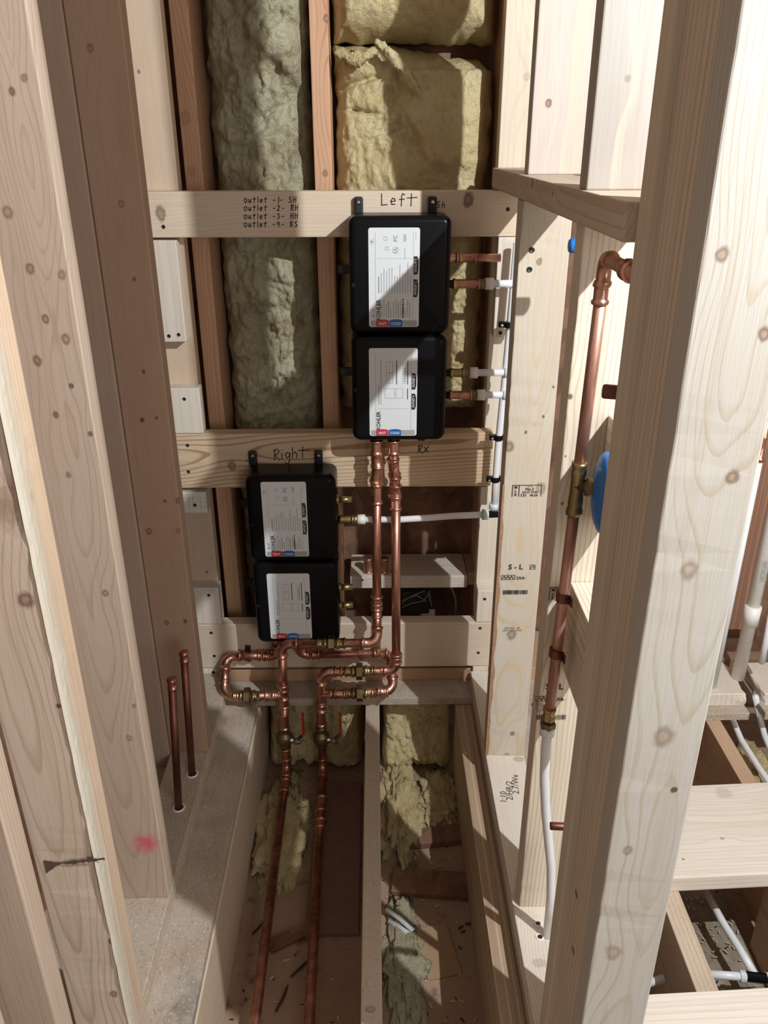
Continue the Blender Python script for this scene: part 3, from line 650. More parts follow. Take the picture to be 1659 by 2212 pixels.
ST = {  # hand-written strokes in a unit box
 'L': [[(0, 1), (.02, .0), (.55, .04)]], 'e': [[(.05, .3), (.45, .35), (.42, .55), (.2, .6), (.05, .35), (.15, .05), (.45, .08)]],
 'f': [[(.5, .9), (.3, 1), (.22, .8), (.2, -.1)], [(0, .5), (.5, .52)]], 't': [[(.25, .95), (.22, .05), (.3, 0)], [(0, .62), (.5, .66)]],
 'T': [[(.3, 1.0), (.28, -.1)], [(-.1, .62), (.85, .68)]],
 'R': [[(.1, 0), (.12, 1)], [(.0, .85), (.3, 1.05), (.5, .85), (.35, .6), (.12, .5), (.55, 0)]], 'i': [[(.1, .6), (.1, 0)], [(.1, .85), (.12, .88)]],
 'g': [[(.45, .55), (.2, .6), (.05, .35), (.2, .1), (.42, .3), (.45, .55), (.42, -.2), (.2, -.5), (.0, -.3)]],
 'h': [[(.05, 1), (.05, 0)], [(.05, .4), (.3, .6), (.42, .4), (.42, 0)]], 'O': [[(.3, .75), (.05, .6), (.05, .2), (.3, 0), (.5, .25), (.48, .6), (.3, .75)]],
 'u': [[(.0, .6), (.05, .1), (.3, .08), (.4, .6), (.42, 0)]], 'l': [[(.1, 1), (.1, 0)]], '-': [[(0, .4), (.4, .42)]], '1': [[(.2, 1), (.18, -.1)]],
 '2': [[(.0, .75), (.25, .95), (.4, .7), (.0, .05), (.45, .1)]], '3': [[(0, .9), (.35, .85), (.15, .55), (.4, .35), (.2, 0), (0, .1)]],
 '4': [[(.05, .95), (.02, .5), (.4, .5)], [(.38, .95), (.36, 0)]], 'S': [[(.45, .95), (.1, .85), (.1, .6), (.42, .4), (.4, .08), (0, .05)]],
 'H': [[(.05, 1), (.05, 0)], [(.45, 1), (.45, 0)], [(.05, .5), (.45, .52)]], 'B': [[(.05, 0), (.05, .95), (.38, .85), (.1, .52), (.42, .3), (.05, 0)]],
 'X': [[(0, 0), (.6, .9)], [(.05, .8), (.6, .05)]], ' ': []}
def scribble(pr, s, u, v, h, w, gap=.62, slant=.1, up=0.0):
    for ch in s:
        for st in ST.get(ch, []):
            pr.line([(u+h*(x+slant*y), v+h*y+up*(u-0)) for x, y in st], w)
        u += h*gap*(.55 if ch in 'il1' else (1.25 if ch == 'T' else 1))
    return u
YB = 1.80-.0006
FX, FZ = (1, 0, 0), (0, 0, 1)
pr = Print((0, YB, 0), FX, FZ)
for k, t in enumerate(('Outlet -1- SH', 'Outlet -2- RH', 'Outlet -3- HH', 'Outlet -4- BS')):
    q = P(527, 438+k*17.5, y=YB); scribble(pr, t, q.x, q.z, .0115, .0017, .80)
pr.done('handwriting', PENCIL, b1)
pr = Print((0, YB, 0), FX, FZ); q = P(824, 443, y=YB); scribble(pr, 'LefT', q.x, q.z, .022, .0021, .84, 0.02); q = P(943, 449, y=YB); scribble(pr, 'Sh', q.x, q.z, .013, .0015, .85); pr.done('handwriting', PENCIL, b1)
pr = Print((0, YB, 0), FX, FZ); q = P(589, 966, y=YB); scribble(pr, 'RighT', q.x, q.z-.004, .027, .0022, .64, .05, .12); q = P(902, 977, y=YB); scribble(pr, 'RX', q.x, q.z-.002, .019, .0022, .7)
q = P(531, 998, y=YB); scribble(pr, '2', q.x, q.z, .008, .0010); pr.done('handwriting', PENCIL, b2)
# grade stamps on the right studs
pr = Print((0, .8174, 0), FX, FZ); rndc = random.Random(11); top_, bot_ = [], []
for k in range(26):
    q = P(96+k*5.2, 1868-k*.55, y=.8174); wv = .0035*rndc.random()+(.014*(1-k/6) if k < 6 else .0012)
    top_.append((q.x, q.z+wv*.5+.0008*rndc.random())); bot_.append((q.x, q.z-wv-.0012*rndc.random()))
pr.poly(top_+bot_[::-1]); pr.done('bark_crack', plain('crack_dark', (.10, .06, .045), .9, 0, .4, 200), n1)
def stamps(o, y, pts, kk, full=True):
    pr = Print((0, y-.0006, 0), FX, FZ)
    if 'mlb' in pts:
        a, b = P(*pts['mlb'][0], y=y), P(*pts['mlb'][1], y=y); w, h = b.x-a.x, a.z-b.z
        pr.line(((a.x, b.z), (a.x, a.z), (b.x, a.z), (b.x, b.z)), .0013); pr.line(((a.x+w*.23, b.z), (a.x+w*.23, a.z)), .0013)
        for i, c in enumerate('MLB'): pr.text(c, a.x+w*.115, a.z-h*(.2+.32*i), h*.32, 0, True)
        if full:
            pr.text('S-P-F', a.x+w*.6, a.z-h*.12, h*.2); pr.text('No.2', a.x+w*.6, a.z-h*.36, h*.34, 0, True); pr.text('KD-HT 1/4 EE', a.x+w*.61, a.z-h*.63, h*.25, 0, True, .82); pr.text('131', a.x+w*.4, a.z-h*.9, h*.36, 0, True); pr.text('NLGA', a.x+w*.76, a.z-h*.9, h*.29, 0, True, .85)
    if 'sl' in pts:
        q = P(*pts['sl'], y=y); pr.text('S - L', q.x, q.z, .0165*kk, 0, True)
        pr.frame(q.x+.030*kk, q.z-.005*kk, q.x+.040*kk, q.z+.005*kk, .0011)
        pr.line(((q.x+.031*kk, q.z-.003*kk), (q.x+.036*kk, q.z+.003*kk), (q.x+.039*kk, q.z-.002*kk)), .0016)
    if 'box' in pts:
        q = P(*pts['box'], y=y); pr.frame(q.x-.018*kk, q.z-.005*kk, q.x+.010*kk, q.z+.005*kk, .001)
        pr.line([(q.x-.016*kk+.0038*kk*i, q.z+(.003 if i % 2 else -.003)*kk) for i in range(7)], .0016)
        pr.text('2X4', q.x+.021*kk, q.z-.002*kk, .0095*kk, 0, True); pr.text('80"', q.x+.031*kk, q.z-.0025*kk, .004*kk)
    if 'bar' in pts:
        q = P(*pts['bar'], y=y); u = q.x-.025*kk; rnd = random.Random(5)
        while u < q.x+.025*kk:
            w = rnd.choice((.0008, .0016, .0024))*kk; pr.rect(u, q.z-.005*kk, u+w, q.z+.005*kk); u += w+rnd.choice((.0007, .0014))*kk
    if 'num' in pts:
        q = P(*pts['num'], y=y); pr.text('00024602 : 08', q.x, q.z+.003, .0055); pr.text('24801131 1 00:28', q.x, q.z-.003, .0055)
    pr.done('grade_stamp', STAMP, o)
stamps(r1, 1.468, dict(mlb=((1108, 1048), (1168, 1072)), sl=(1114, 1225), box=(1102, 1247), bar=(1113, 1279), num=(1106, 1359)), 1.0)
stamps(r2, 1.06, dict(mlb=((1188, 1269), (1250, 1296)), sl=(1198, 1484), box=(1180, 1509), bar=(1190, 1549)), .95, False)
pr = Print((0, 1.7994, 0), FX, FZ)
for i in range(5):
    for j in range(3):
        q = P(409+i*8.5, 1076+j*9, y=1.7994); pr.text(random.choice(('41', 'SY', '1C', 'FJ', '7L')), q.x, q.z, .0065, 1.57)
pr.done('grade_stamp', INKG, c3)
pr = Print((0, 0, H+ZP+.0006), (1, 0, 0), (0, 1, 0))
for k, t in enumerate(('1:10', '2/HR/2', '2.7/We')):
    q = P(1084+k*13, 1722-k*14, z=ZP); pr.text(t, q.x+.004, q.y, .020, 1.45)
pr.done('handwriting', PENCIL, rplate)

# ------------------------------------------------------------------ valve control boxes
def rounded(bm, x0, x1, y0, y1, z0, z1, rc, rf):
    """box whose vertical-plane corners have radius rc and whose front edges are rounded by rf"""
    n = 6; prof = [(y1, 0.0), (y0+rf, 0.0)]+[(y0+rf-rf*math.sin(a), rf-rf*math.cos(a)) for a in [math.pi/2*k/5 for k in range(1, 6)]]
    rings = []
    for (y, ins) in prof:
        ring = []
        for (cx, cz, a0) in ((x1-rc, z1-rc, 0), (x0+rc, z1-rc, 90), (x0+rc, z0+rc, 180), (x1-rc, z0+rc, 270)):
            for k in range(n+1):
                a = math.radians(a0+90*k/n); rr = max(rc-ins, .001)
                ring.append(bm.verts.new((cx+rr*math.cos(a), y, cz+rr*math.sin(a))))
        rings.append(ring)
    L = len(rings[0])
    for a, b in zip(rings, rings[1:]):
        for k in range(L): bm.faces.new((a[k], a[(k+1) % L], b[(k+1) % L], b[k]))
    bm.faces.new(rings[-1]); bm.faces.new(rings[0][::-1])
def label_sheet(parent, x0, x1, z0, z1, y, kind):
    bm = bmesh.new(); rounded(bm, x0, x1, y-.0006, y+.002, z0, z1, .005, .0003)
    lb = mesh_obj('label', fix(bm), LABEL, parent)
    w, h = x1-x0, z1-z0; yy = y-.0010
    def pr_(): return Print((x0, yy, z0), (w, 0, 0), (0, 0, h))
    def PT(): return Print((x0, yy, z0), FX, FZ)
    g = PT(); bh = .0135*(1 if kind else 1.0)
    g.rect(.004, .0015, w-.004, bh); g.done('grey_band', LGREY, lb)
    def tab(c, mat, nm):
        t = Print((x0, yy-.0003, z0), FX, FZ); hw = .0135
        t.poly([(c-hw, .0008), (c+hw, .0008)]+[(c+hw*math.cos(a), bh-.001+.0035*math.sin(a)) for a in [math.pi*k/8 for k in range(9)]]); t.done(nm, mat, lb)
    tab(w*.27, HOTRED, 'hot_tab'); tab(w*.54, COLDBLUE, 'cold_tab')
    t = Print((x0, yy-.0006, z0), FX, FZ); t.text('HOT', w*.27, .0068, .0075, 0, True); t.text('COLD', w*.54, .0068, .0075, 0, True); t.done('tab_lettering', WHITEINK, lb)
    R90 = math.pi/2
    k = PT(); k.text('KOHLER', w*.195, .035, .0122, R90, True, .92)
    gr = PT()
    gr.line(((w*.135, .014), (w*.135, h-.008)), .0004); gr.line(((w*.875, .014), (w*.875, h-.008)), .0004)
    if kind == 0:
        for (zz, tx) in ((h*.63, 'OUTLET 1'), (h*.40, 'OUTLET 2')):
            ot = PT(); ot.poly(((w*.885, zz-.018), (w*.955, zz-.018), (w*.975, zz-.010), (w*.975, zz+.010), (w*.955, zz+.018), (w*.885, zz+.018))); ot.done('outlet_tag', INK, lb)
        rnd = random.Random(3)
        gr.line(((w*.18, h*.70), (w*.85, h*.70)), .0004)
        for i in range(13):
            u = w*(.20+.052*i); a = h*.355; b = h*(.36+rnd.uniform(.16, .30)) if 0 < i < 12 else h*.52
            gr.line(((u, a), (u, b)), .0011 if i else .0020)
        for i in range(13):
            u = w*(.255+.047*i); gr.line(((u, h*.10), (u, h*(.10+rnd.uniform(.08, .21)))), .0011 if i not in (3, 7) else .0018)
        for i in range(14): k.rect(w*.66, h*(.10+.014*i), w*.70, h*(.10+.014*i)+rnd.choice((.0008, .0018)))
        for (u, v, s_) in ((.36, .80, .007), (.33, .895, .0075)): gr.frame(w*u-s_*.4, h*v-s_*.45, w*u+s_*.4, h*v+s_*.45, .0007)
        gr.text('FC', w*.53, h*.895, .011, R90, True); gr.text('UL', w*.53, h*.78, .009, R90, True)
        gr.line([(w*.53+.0062*math.cos(a), h*.78+.0062*math.sin(a)) for a in [math.pi*2*i/12 for i in range(13)]], .0006)
        for i in range(3): gr.line(((w*(.69+.02*i), h*(.86+.006*i)), (w*(.69+.02*i), h*.935)), .0009)
        gr.line(((w*.71, h*.70), (w*.71, h*.80)), .0008); gr.line(((w*.92, h*.88), (w*.92, h*.95)), .0006)
        for (u, v) in ((.06, .115), (.05, .18), (.035, .865)): k.poly(((w*u, h*v), (w*u+.003, h*v-.0016), (w*u+.003, h*v+.0016)))
        for i in range(3): gr.line(((w*(.075+.02*i), h*.10), (w*(.075+.02*i), h*(.17+.01*i))), .0006); gr.line(((w*(.06+.02*i), h*(.83+.01*i)), (w*(.06+.02*i), h*(.875+.01*i))), .0006)
    else:
        for (zz, tx) in ((h*.63, 'OUTLET 3'), (h*.40, 'OUTLET 4')):
            ot = PT(); ot.poly(((w*.885, zz-.018), (w*.955, zz-.018), (w*.980, zz-.010), (w*.980, zz+.010), (w*.955, zz+.018), (w*.885, zz+.018))); ot.done('outlet_tag', INK, lb)
        gr.line(((w*.18, h*.32), (w*.83, h*.32)), .0004)
        gr.line(((w*.20, h*.37), (w*.20, h*.58)), .0016); gr.line(((w*.245, h*.37), (w*.245, h*.87)), .0011)
        for (u0, v0, u1, v1) in ((.36, .61, .49, .85), (.33, .44, .53, .55), (.56, .44, .70, .55), (.70, .61, .76, .83)): gr.frame(w*u0, h*v0, w*u1, h*v1, .0006)
        gr.line(((w*.36, h*.73), (w*.49, h*.73)), .0010); gr.line(((w*.42, h*.61), (w*.42, h*.85)), .0005)
        for (u, v0, v1) in ((.57, .60, .86), (.80, .60, .86), (.80, .43, .55)): k.line(((w*u, h*v0), (w*u, h*v1)), .0016)
        for i in range(6): k.rect(w*.725, h*(.63+.028*i), w*.745, h*(.63+.028*i)+.0022)
    k.done('print', INK, lb); gr.done('fine_print', INKG, lb)
    t = Print((x0, yy-.0004, z0), FX, FZ)
    for (zz, tx) in ((h*.63, 'OUTLET 1' if kind == 0 else 'OUTLET 3'), (h*.40, 'OUTLET 2' if kind == 0 else 'OUTLET 4')): t.text(tx, w*.925, zz, .0062, R90, True, .95)
    t.done('outlet_lettering', WHITEINK, lb)
def valve_box(x0, z1, label, tilt, lx, seam, zb, tabs_l):
    x1 = x0+.2075; yf_, yb_ = 1.706, 1.790
    e = thing('valve_box', label, 'valve box', (x0+.104, 1.79, zb+H), 'black digital shower valve boxes')
    bm = bmesh.new(); rounded(bm, x0+.004, x1-.004, 1.775, 1.799, zb+H+.006, z1+H-.004, .016, .004); mesh_obj('back_plate', fix(bm), BLACKM, e)
    bm = bmesh.new(); rounded(bm, x0, x1, yf_, yb_, seam+H+.002, z1+H, .017, .013); mesh_obj('upper_cover', fix(bm), BLACK, e, smooth=True)
    bm = bmesh.new(); rounded(bm, x0+.001, x1-.001, yf_+.001, yb_, zb+H, seam+H-.002, .019, .013); mesh_obj('lower_cover', fix(bm), BLACK, e, smooth=True)
    for (u, zz) in tabs_l[:2]:
        bm = bmesh.new(); add_box(bm, u-.0095, u+.0095, 1.786, 1.7995, z1+H-.006, zz+H, .004, 2); t = mesh_obj('mounting_tab', fix(bm), BLACKM, e)
        bm = bmesh.new(); add_lathe(bm, (u, 1.7865, zz+H-.011), (0, -1, 0), [(0, .0042), (.0015, .0042), (.003, .0025), (.0032, .001)], 12); mesh_obj('tab_screw', fix(bm), STEEL, t)
    for zz in tabs_l[2]:
        bm = bmesh.new(); add_box(bm, x0-.027, x0+.01, 1.782, 1.796, zz+H-.009, zz+H+.009, .003, 2); t = mesh_obj('mounting_tab', fix(bm), BLACKM, e)
        bm = bmesh.new(); add_lathe(bm, (x0-.018, 1.7825, zz+H), (0, -1, 0), [(0, .003), (.001, .003), (.0012, .001)], 10); mesh_obj('tab_screw', fix(bm), SCREW, t)
        bm = bmesh.new(); add_lathe(bm, (x0+.010, yf_+.004, zz+H-.020), (-.25, -1, 0), [(0, .0042), (.004, .0042), (.004, .0024)], 12); mesh_obj('cover_screw', fix(bm), SCREW, e)
    for zz in (.055, .155): 
        bm = bmesh.new(); add_box(bm, x0+zz-.010, x0+zz+.010, yf_+.015, yb_-.02, zb+H-.005, zb+H+.01, .003); mesh_obj('foot', fix(bm), BLACK, e)
    return e, x1
v1, vx1 = valve_box(-.0535, -.141, 'higher black valve box with two white labels, marked Left on the board above', 0, 0, -.3775, -.615,
                    (-.033, -.112+.003, (-.2527, -.473)) if False else ((-.0335, -.1105), (.1195, -.1105), (-.255, -.477)))
label_sheet(v1, -.0134, .0905, H-.3605, H-.163, 1.706, 0)
label_sheet(v1, -.0145, .0895, H-.602, H-.4055, 1.707, 1)
v2, vx2 = valve_box(-.301, -.700, 'lower black valve box behind the copper loops, marked Right on the board above', 0, 0, -.920, -1.150,
                    ((-.291, -.668), (-.136, -.668), (-.80, -1.02)))
label_sheet(v2, -.2645, -.161, H-.903, H-.711, 1.706, 0)
label_sheet(v2, -.266, -.163, H-1.135, H-.950, 1.707, 1)

# ------------------------------------------------------------------ plumbing
R34, R12 = .0111, .0079
def pipe(par, a, b, r=R34, mat=None, name='pipe', n=18):
    bm = bmesh.new(); add_tube(bm, [a, b], r, n); return mesh_obj(name, fix(bm), mat or COPPER, par, smooth=False if False else True)
def auto_smooth(o):
    for p in o.data.polygons: p.use_smooth = len(p.vertices) <= 4
def lathe(par, name, p, d, prof, mat, n=18):
    bm = bmesh.new(); add_lathe(bm, p, d, prof, n); o = mesh_obj(name, fix(bm), mat, par); auto_smooth(o); return o
def coupling(par, p, d, L=.04, r=R34, mat=None, name='coupling'):
    d = Vector(d).normalized(); return lathe(par, name, Vector(p)-d*L/2, d, ring_prof(L, r), mat or COPPER_F)
def elbow(par, a, c, b, r=R34, R=.024, mat=None):
    """90-degree style elbow at corner c between directions to a and b; returns tangent points"""
    a, c, b = Vector(a), Vector(c), Vector(b); d1, d2 = (a-c).normalized(), (b-c).normalized()
    ang = math.acos(max(-1, min(1, d1.dot(d2)))); t = R/math.tan(ang/2); t = min(t, .05)
    R2 = t*math.tan(ang/2); p1, p2 = c+d1*t, c+d2*t; ctr = c+(d1+d2).normalized()*(R2/math.sin(ang/2))
    e1 = (p1-ctr); sweep = math.pi-ang; ax = e1.cross(p2-ctr).normalized()
    pts = [ctr+Matrix.Rotation(sweep*k/8, 3, ax) @ e1 for k in range(9)]
    L = .016; rr = r*1.14
    bm = bmesh.new()
    full = [p1+d1*L, p1+d1*(L-.001), p1+d1*(L-.005), p1+d1*(L-.0065)]+pts+[p2+d2*(L-.0065), p2+d2*(L-.005), p2+d2*(L-.001), p2+d2*L]
    rad = [r*1.26, r*1.37, r*1.37, rr]+[rr]*9+[rr, r*1.37, r*1.37, r*1.26]
    add_tube(bm, full, rad, 18); o = mesh_obj('elbow', fix(bm), mat or COPPER_F, par); auto_smooth(o)
    return p1, p2
def route(par, pts, r=R34, R=.024, mat=None):
    pts = [Vector(p) for p in pts]; cur = pts[0]
    for i in range(1, len(pts)-1):
        p1, p2 = elbow(par, pts[i-1], pts[i], pts[i+1], r, R)
        if (p1-cur).length > .002: pipe(par, cur, p1, r, mat)
        cur = p2
    pipe(par, cur, pts[-1], r, mat)
def union(par, p, d, r=R34):
    """brass union: beads, sleeves and a hex nut, centred at p"""
    d = Vector(d).normalized(); p = Vector(p); L = .036
    o = lathe(par, 'union', p-d*L, d, [(0, r*1.1), (0, r*1.3), (.005, r*1.3), (.006, r*1.15), (.016, r*1.15), (.018, r*1.4), (.024, r*1.4), (.025, r*1.2), (.048, r*1.2), (.050, r*1.38), (.056, r*1.38), (.058, r*1.15), (.066, r*1.15), (.067, r*1.3), (.071, r*1.3), (.072, r*1.1)], BRASS)
    bm = bmesh.new(); add_lathe(bm, p-d*.008, d, [(0, r*1.75), (.0015, r*1.98), (.0155, r*1.98), (.017, r*1.75)], 6); mesh_obj('union_nut', fix(bm), BRASS_D, o)
def tee(par, p, d, br, r=R34):
    d = Vector(d).normalized(); br = Vector(br).normalized(); p = Vector(p)
    t = lathe(par, 'tee', p-d*.036, d, ring_prof(.072, r), COPPER_F)
    bm = bmesh.new(); add_lathe(bm, p, br, [(0, r*1.12), (.022, r*1.12), (.024, r*1.28), (.030, r*1.28), (.031, r*1.1)], 18); mesh_obj('tee_branch', fix(bm), COPPER_F, t, smooth=True)
def ball_valve(par, p, r=R34):
    p = Vector(p)
    v = lathe(par, 'ball_valve', p+Vector((0, 0, -.034)), (0, 0, 1), [(0, r*1.15), (.001, r*1.32), (.007, r*1.32), (.009, r*1.2), (.012, r*1.6), (.018, r*1.85), (.022, r*1.95), (.036, r*1.95), (.040, r*1.8), (.044, r*1.45), (.048, r*1.2), (.056, r*1.2), (.058, r*1.32), (.064, r*1.32), (.066, r*1.1)], BRASS_D)
    d = Vector((.92, -.38, 0)).normalized()
    bm = bmesh.new(); add_lathe(bm, p+d*.012+Vector((0, 0, -.006)), d, [(0, .009), (.012, .009), (.013, .0065), (.020, .0065), (.021, .0085), (.029, .0085), (.0295, .005), (.035, .005)], 12); s_ = mesh_obj('valve_stem', fix(bm), STEEL, v); auto_smooth(s_)
    q = p+d*.034+Vector((0, 0, -.004)); d = Vector((1, -.06, 0)).normalized(); bm = bmesh.new()
    u = Vector((0, 0, 1)); side = d.cross(u)
    pts = [(q, .009), (q+d*.012+u*.012, .009), (q+d*.019+u*.018, .0085), (q+d*.020+u*.028, .008)]
    rows = [[bm.verts.new(c+side*w*s1+d.cross(side)*0+Vector((0, 0, 0))+d*.0012*s2) for s1, s2 in ((-1, -1), (1, -1), (1, 1), (-1, 1))] for c, w in pts]
    for a, b in zip(rows, rows[1:]):
        for k in range(4): bm.faces.new((a[k], a[(k+1) % 4], b[(k+1) % 4], b[k]))
    bm.faces.new(rows[0]); bm.faces.new(rows[-1]); h_ = mesh_obj('lever_arm', fix(bm), GREYMETAL, v)
    q2 = q+d*.020+u*.024; bm = bmesh.new(); pts = [(q2, .008), (q2+u*.01, .009), (q2+u*.058, .010), (q2+u*.064, .007)]
    rows = [[bm.verts.new(c+side*w*s1+d*.0022*s2) for s1, s2 in ((-1, -1), (1, -1), (1, 1), (-1, 1))] for c, w in pts]
    for a, b in zip(rows, rows[1:]):
        for k in range(4): bm.faces.new((a[k], a[(k+1) % 4], b[(k+1) % 4], b[k]))
    bm.faces.new(rows[0]); bm.faces.new(rows[-1]); mesh_obj('lever_grip', fix(bm), RED, v)
def strap(par, p, d, r, out, name='pipe_strap', mat=None):
    """two-hole strap around a pipe along d; 'out' points to the wall"""
    d, out = Vector(d).normalized(), Vector(out).normalized(); s = d.cross(out); p = Vector(p); bm = bmesh.new(); rr = r+.0014
    path = [p+s*(-rr-.012)+out*r, p+s*-rr+out*r]+[p+(s*-math.cos(a)-out*math.sin(a))*rr for a in [math.pi*k/8 for k in range(9)]]+[p+s*rr+out*r, p+s*(rr+.012)+out*r]
    hw = .007; rows = []
    for k, c in enumerate(path):
        tn = (path[min(k+1, len(path)-1)]-path[max(k-1, 0)]).normalized(); nn = d.cross(tn)*.0012
        rows.append([bm.verts.new(c+d*hw*a+nn*b) for a, b in ((-1, -1), (1, -1), (1, 1), (-1, 1))])
    for a, b in zip(rows, rows[1:]):
        for k in range(4): bm.faces.new((a[k], a[(k+1) % 4], b[(k+1) % 4], b[k]))
    bm.faces.new(rows[0]); bm.faces.new(rows[-1]); o = mesh_obj(name, fix(bm), mat or COPPER_D, par)
    for k in (-1, 1):
        bm = bmesh.new(); add_lathe(bm, p+s*k*(rr+.008)+out*(r-.002), -out, [(0, .004), (.002, .004), (.003, .002)], 10); mesh_obj('strap_screw', fix(bm), SCREW, o)
V = lambda x, y, z: Vector((x, y, z+H))
YF, YP, YK = 1.700, 1.740, 1.7845

# --- hot line
hot = thing('hot_water_line', 'left copper supply line with a red lever valve, looping up to the hot inlets', 'copper piping', V(-.25, YF, -1.55), 'copper supply lines')
XH, XC, ZH = -.247, -.150, -1.548
zt_h, zt_c = -1.1455, -1.231
pipe(hot, V(.0, 1.745, -.612), V(.0, YP, -.66)); coupling(hot, V(.0, YP, -.640), (0, 0, 1), .034)
elbow(hot, V(.0, 1.742, -.60), V(.0, YP, -.672), V(.010, YP-.006, -.75), R=.03)
coupling(hot, V(.0, YP, -.705), (.1, -.2, 1), .046); coupling(hot, V(.0, YP-.003, -.755), (0, 0, 1), .05)
route(hot, [V(.0, YP-.003, -.73), V(.0, YP-.003, -1.05), V(.0, YP-.02, -1.10), V(.0, YF, zt_h), V(XH, YF, zt_h), V(XH, YF, -1.53), V(XH-.004, YF-.012, ZH), V(-.2345, .20, ZH)] if False else
      [V(.0, YP-.003, -.73), V(-.001, YP-.006, -1.07), V(.0, YF, zt_h), V(XH+.008, YF, zt_h), V(XH+.004, YF, -1.30), V(XH, YF, ZH), V(-.2345, .20, ZH)])
coupling(hot, V(-.001, YP-.008, -1.048), (0, 0, 1), .04)
union(hot, V(-.1155, YF, zt_h), (1, 0, 0))
tee(hot, V(XH+.004, YF, -1.305), (0, 0, 1), (-1, 0, 0))
ball_valve(hot, V(XH, YF, -1.437))
coupling(hot, V(XH+.001, YF, -1.385), (0, 0, 1), .05); coupling(hot, V(XH, YF, -1.495), (0, 0, 1), .04)
coupling(hot, V(XH+.001, 1.63, ZH), (0, 1, 0), .045)
route(hot, [V(XH-.02, YF, -1.305), V(-.397, YF, -1.305), V(-.400, YK, -1.240), V(-.262, YK, -1.240), V(-.262, YK-.012, -1.150)])
union(hot, V(-.337, YF, -1.305), (1, 0, 0)); coupling(hot, V(-.275, YF, -1.305), (1, 0, 0), .03, name='coupling')
coupling(hot, V(-.300, YK, -1.240), (1, 0, 0), .032)
strap(hot, V(-.342, YK, -1.240), (1, 0, 0), R34, (0, 1, 0))

# --- cold line
cold = thing('cold_water_line', 'right copper supply line with a red lever valve, looping up to the cold inlets', 'copper piping', V(-.15, YF, -1.55), 'copper supply lines')
pipe(cold, V(.0395, 1.745, -.612), V(.0395, YP, -.66)); coupling(cold, V(.0395, YP, -.640), (0, 0, 1), .034)
coupling(cold, V(.040, YP, -.690), (-.1, -.2, 1), .046); coupling(cold, V(.042, YP-.002, -.738), (.05, 0, 1), .052); coupling(cold, V(.045, YP-.003, -.775), (0, 0, 1), .04)
route(cold, [V(.040, YP, -.66), V(.045, YP-.003, -.75), V(.047, YF+.003, zt_c), V(XC+.006, YF, zt_c), V(XC+.003, YF, -1.34), V(XC, YF, ZH), V(-.120, .20, ZH)])
coupling(cold, V(.047, YF+.004, -1.195), (0, 0, 1), .03)
union(cold, V(-.047, YF, zt_c), (1, 0, 0))
coupling(cold, V(.005, YF, zt_c), (1, 0, 0), .03); coupling(cold, V(-.105, YF, zt_c), (1, 0, 0), .03)
tee(cold, V(XC+.003, YF, -1.300), (0, 0, 1), (1, 0, 0))
ball_valve(cold, V(XC, YF, -1.437))
coupling(cold, V(XC+.001, YF, -1.375), (0, 0, 1), .05); coupling(cold, V(XC+.004, 1.565, ZH), (0, 1, 0), .05); coupling(cold, V(XC+.006, 1.50, ZH), (0, 1, 0), .03)
route(cold, [V(XC+.02, YF, -1.300), V(.040, YF, -1.294), V(.034, YK, -1.236), V(-.205, YK, -1.236), V(-.214, YK-.012, -1.150)])
union(cold, V(-.047, YF, -1.299), (1, 0, 0)); coupling(cold, V(-.098, YF, -1.300), (1, 0, 0), .03); coupling(cold, V(.012, YF, -1.296), (1, 0, 0), .03)
coupling(cold, V(.008, YK, -1.236), (1, 0, 0), .036); coupling(cold, V(-.170, YK, -1.236), (1, 0, 0), .034)
strap(cold, V(-.043, YK, -1.236), (1, 0, 0), R34, (0, 1, 0), mat=COPPER_F)

# --- outlets of the higher box
YO = 1.755
def stub(par, name, x0, x1, z, r, mat): return pipe(par, V(x0, YO, z), V(x1, YO, z), r, mat, name)
o = thing('copper_outlet_pipe', 'copper pipe leaving the higher valve box at the top, into the stud', 'copper piping', V(.155, YO, -.228))
stub(o, 'pipe', .150, .262, -.228, R12*1.05, COPPER); coupling(o, V(.193, YO, -.228), (1, 0, 0), .036, R12*1.05); coupling(o, V(.163, YO, -.228), (1, 0, 0), .022, R12*1.05)
def pex_out(z, xs, mat, label, x_end):
    e = thing('outlet_line', label, 'water line', V(.155, YO, z))
    stub(e, 'stub', .150, xs, z, R12*1.05, mat); coupling(e, V((.165+xs-.012)/2, YO, z), (1, 0, 0), xs-.175, R12*1.08, mat if mat is BRASS else COPPER_F)
    lathe(e, 'adapter', V(xs-.016, YO, z), (1, 0, 0), [(0, R12*1.1), (.001, R12*1.35), (.012, R12*1.4), (.016, R12*1.2)], BRASS_D)
    lathe(e, 'collar', V(xs, YO, z), (1, 0, 0), [(0, .0105), (.0005, .0122), (.018, .0122), (.0185, .0105)], PVC)
    bm = bmesh.new(); add_tube(bm, [V(xs+.01, YO, z), V(x_end, YO, z)], R12, 14); mesh_obj('pex_tube', fix(bm), PEX, e, smooth=True)
    return e
pex_out(-.2808, .232, COPPER, 'white tube on the higher valve box, second outlet from its top', .300)
e3 = pex_out(-.4727, .207, BRASS, 'white tube on the higher valve box, third outlet from its top', .290)
e4 = pex_out(-.5235, .226, COPPER, 'white tube on the higher valve box, lowest outlet', .290)
for e, z in ((e3, -.4727), (e4, -.5235)): lathe(e, 'end_ring', V(.284, YO, z), (1, 0, 0), [(0, .010), (.0005, .0118), (.012, .0118), (.0125, .010)], PEXRING)
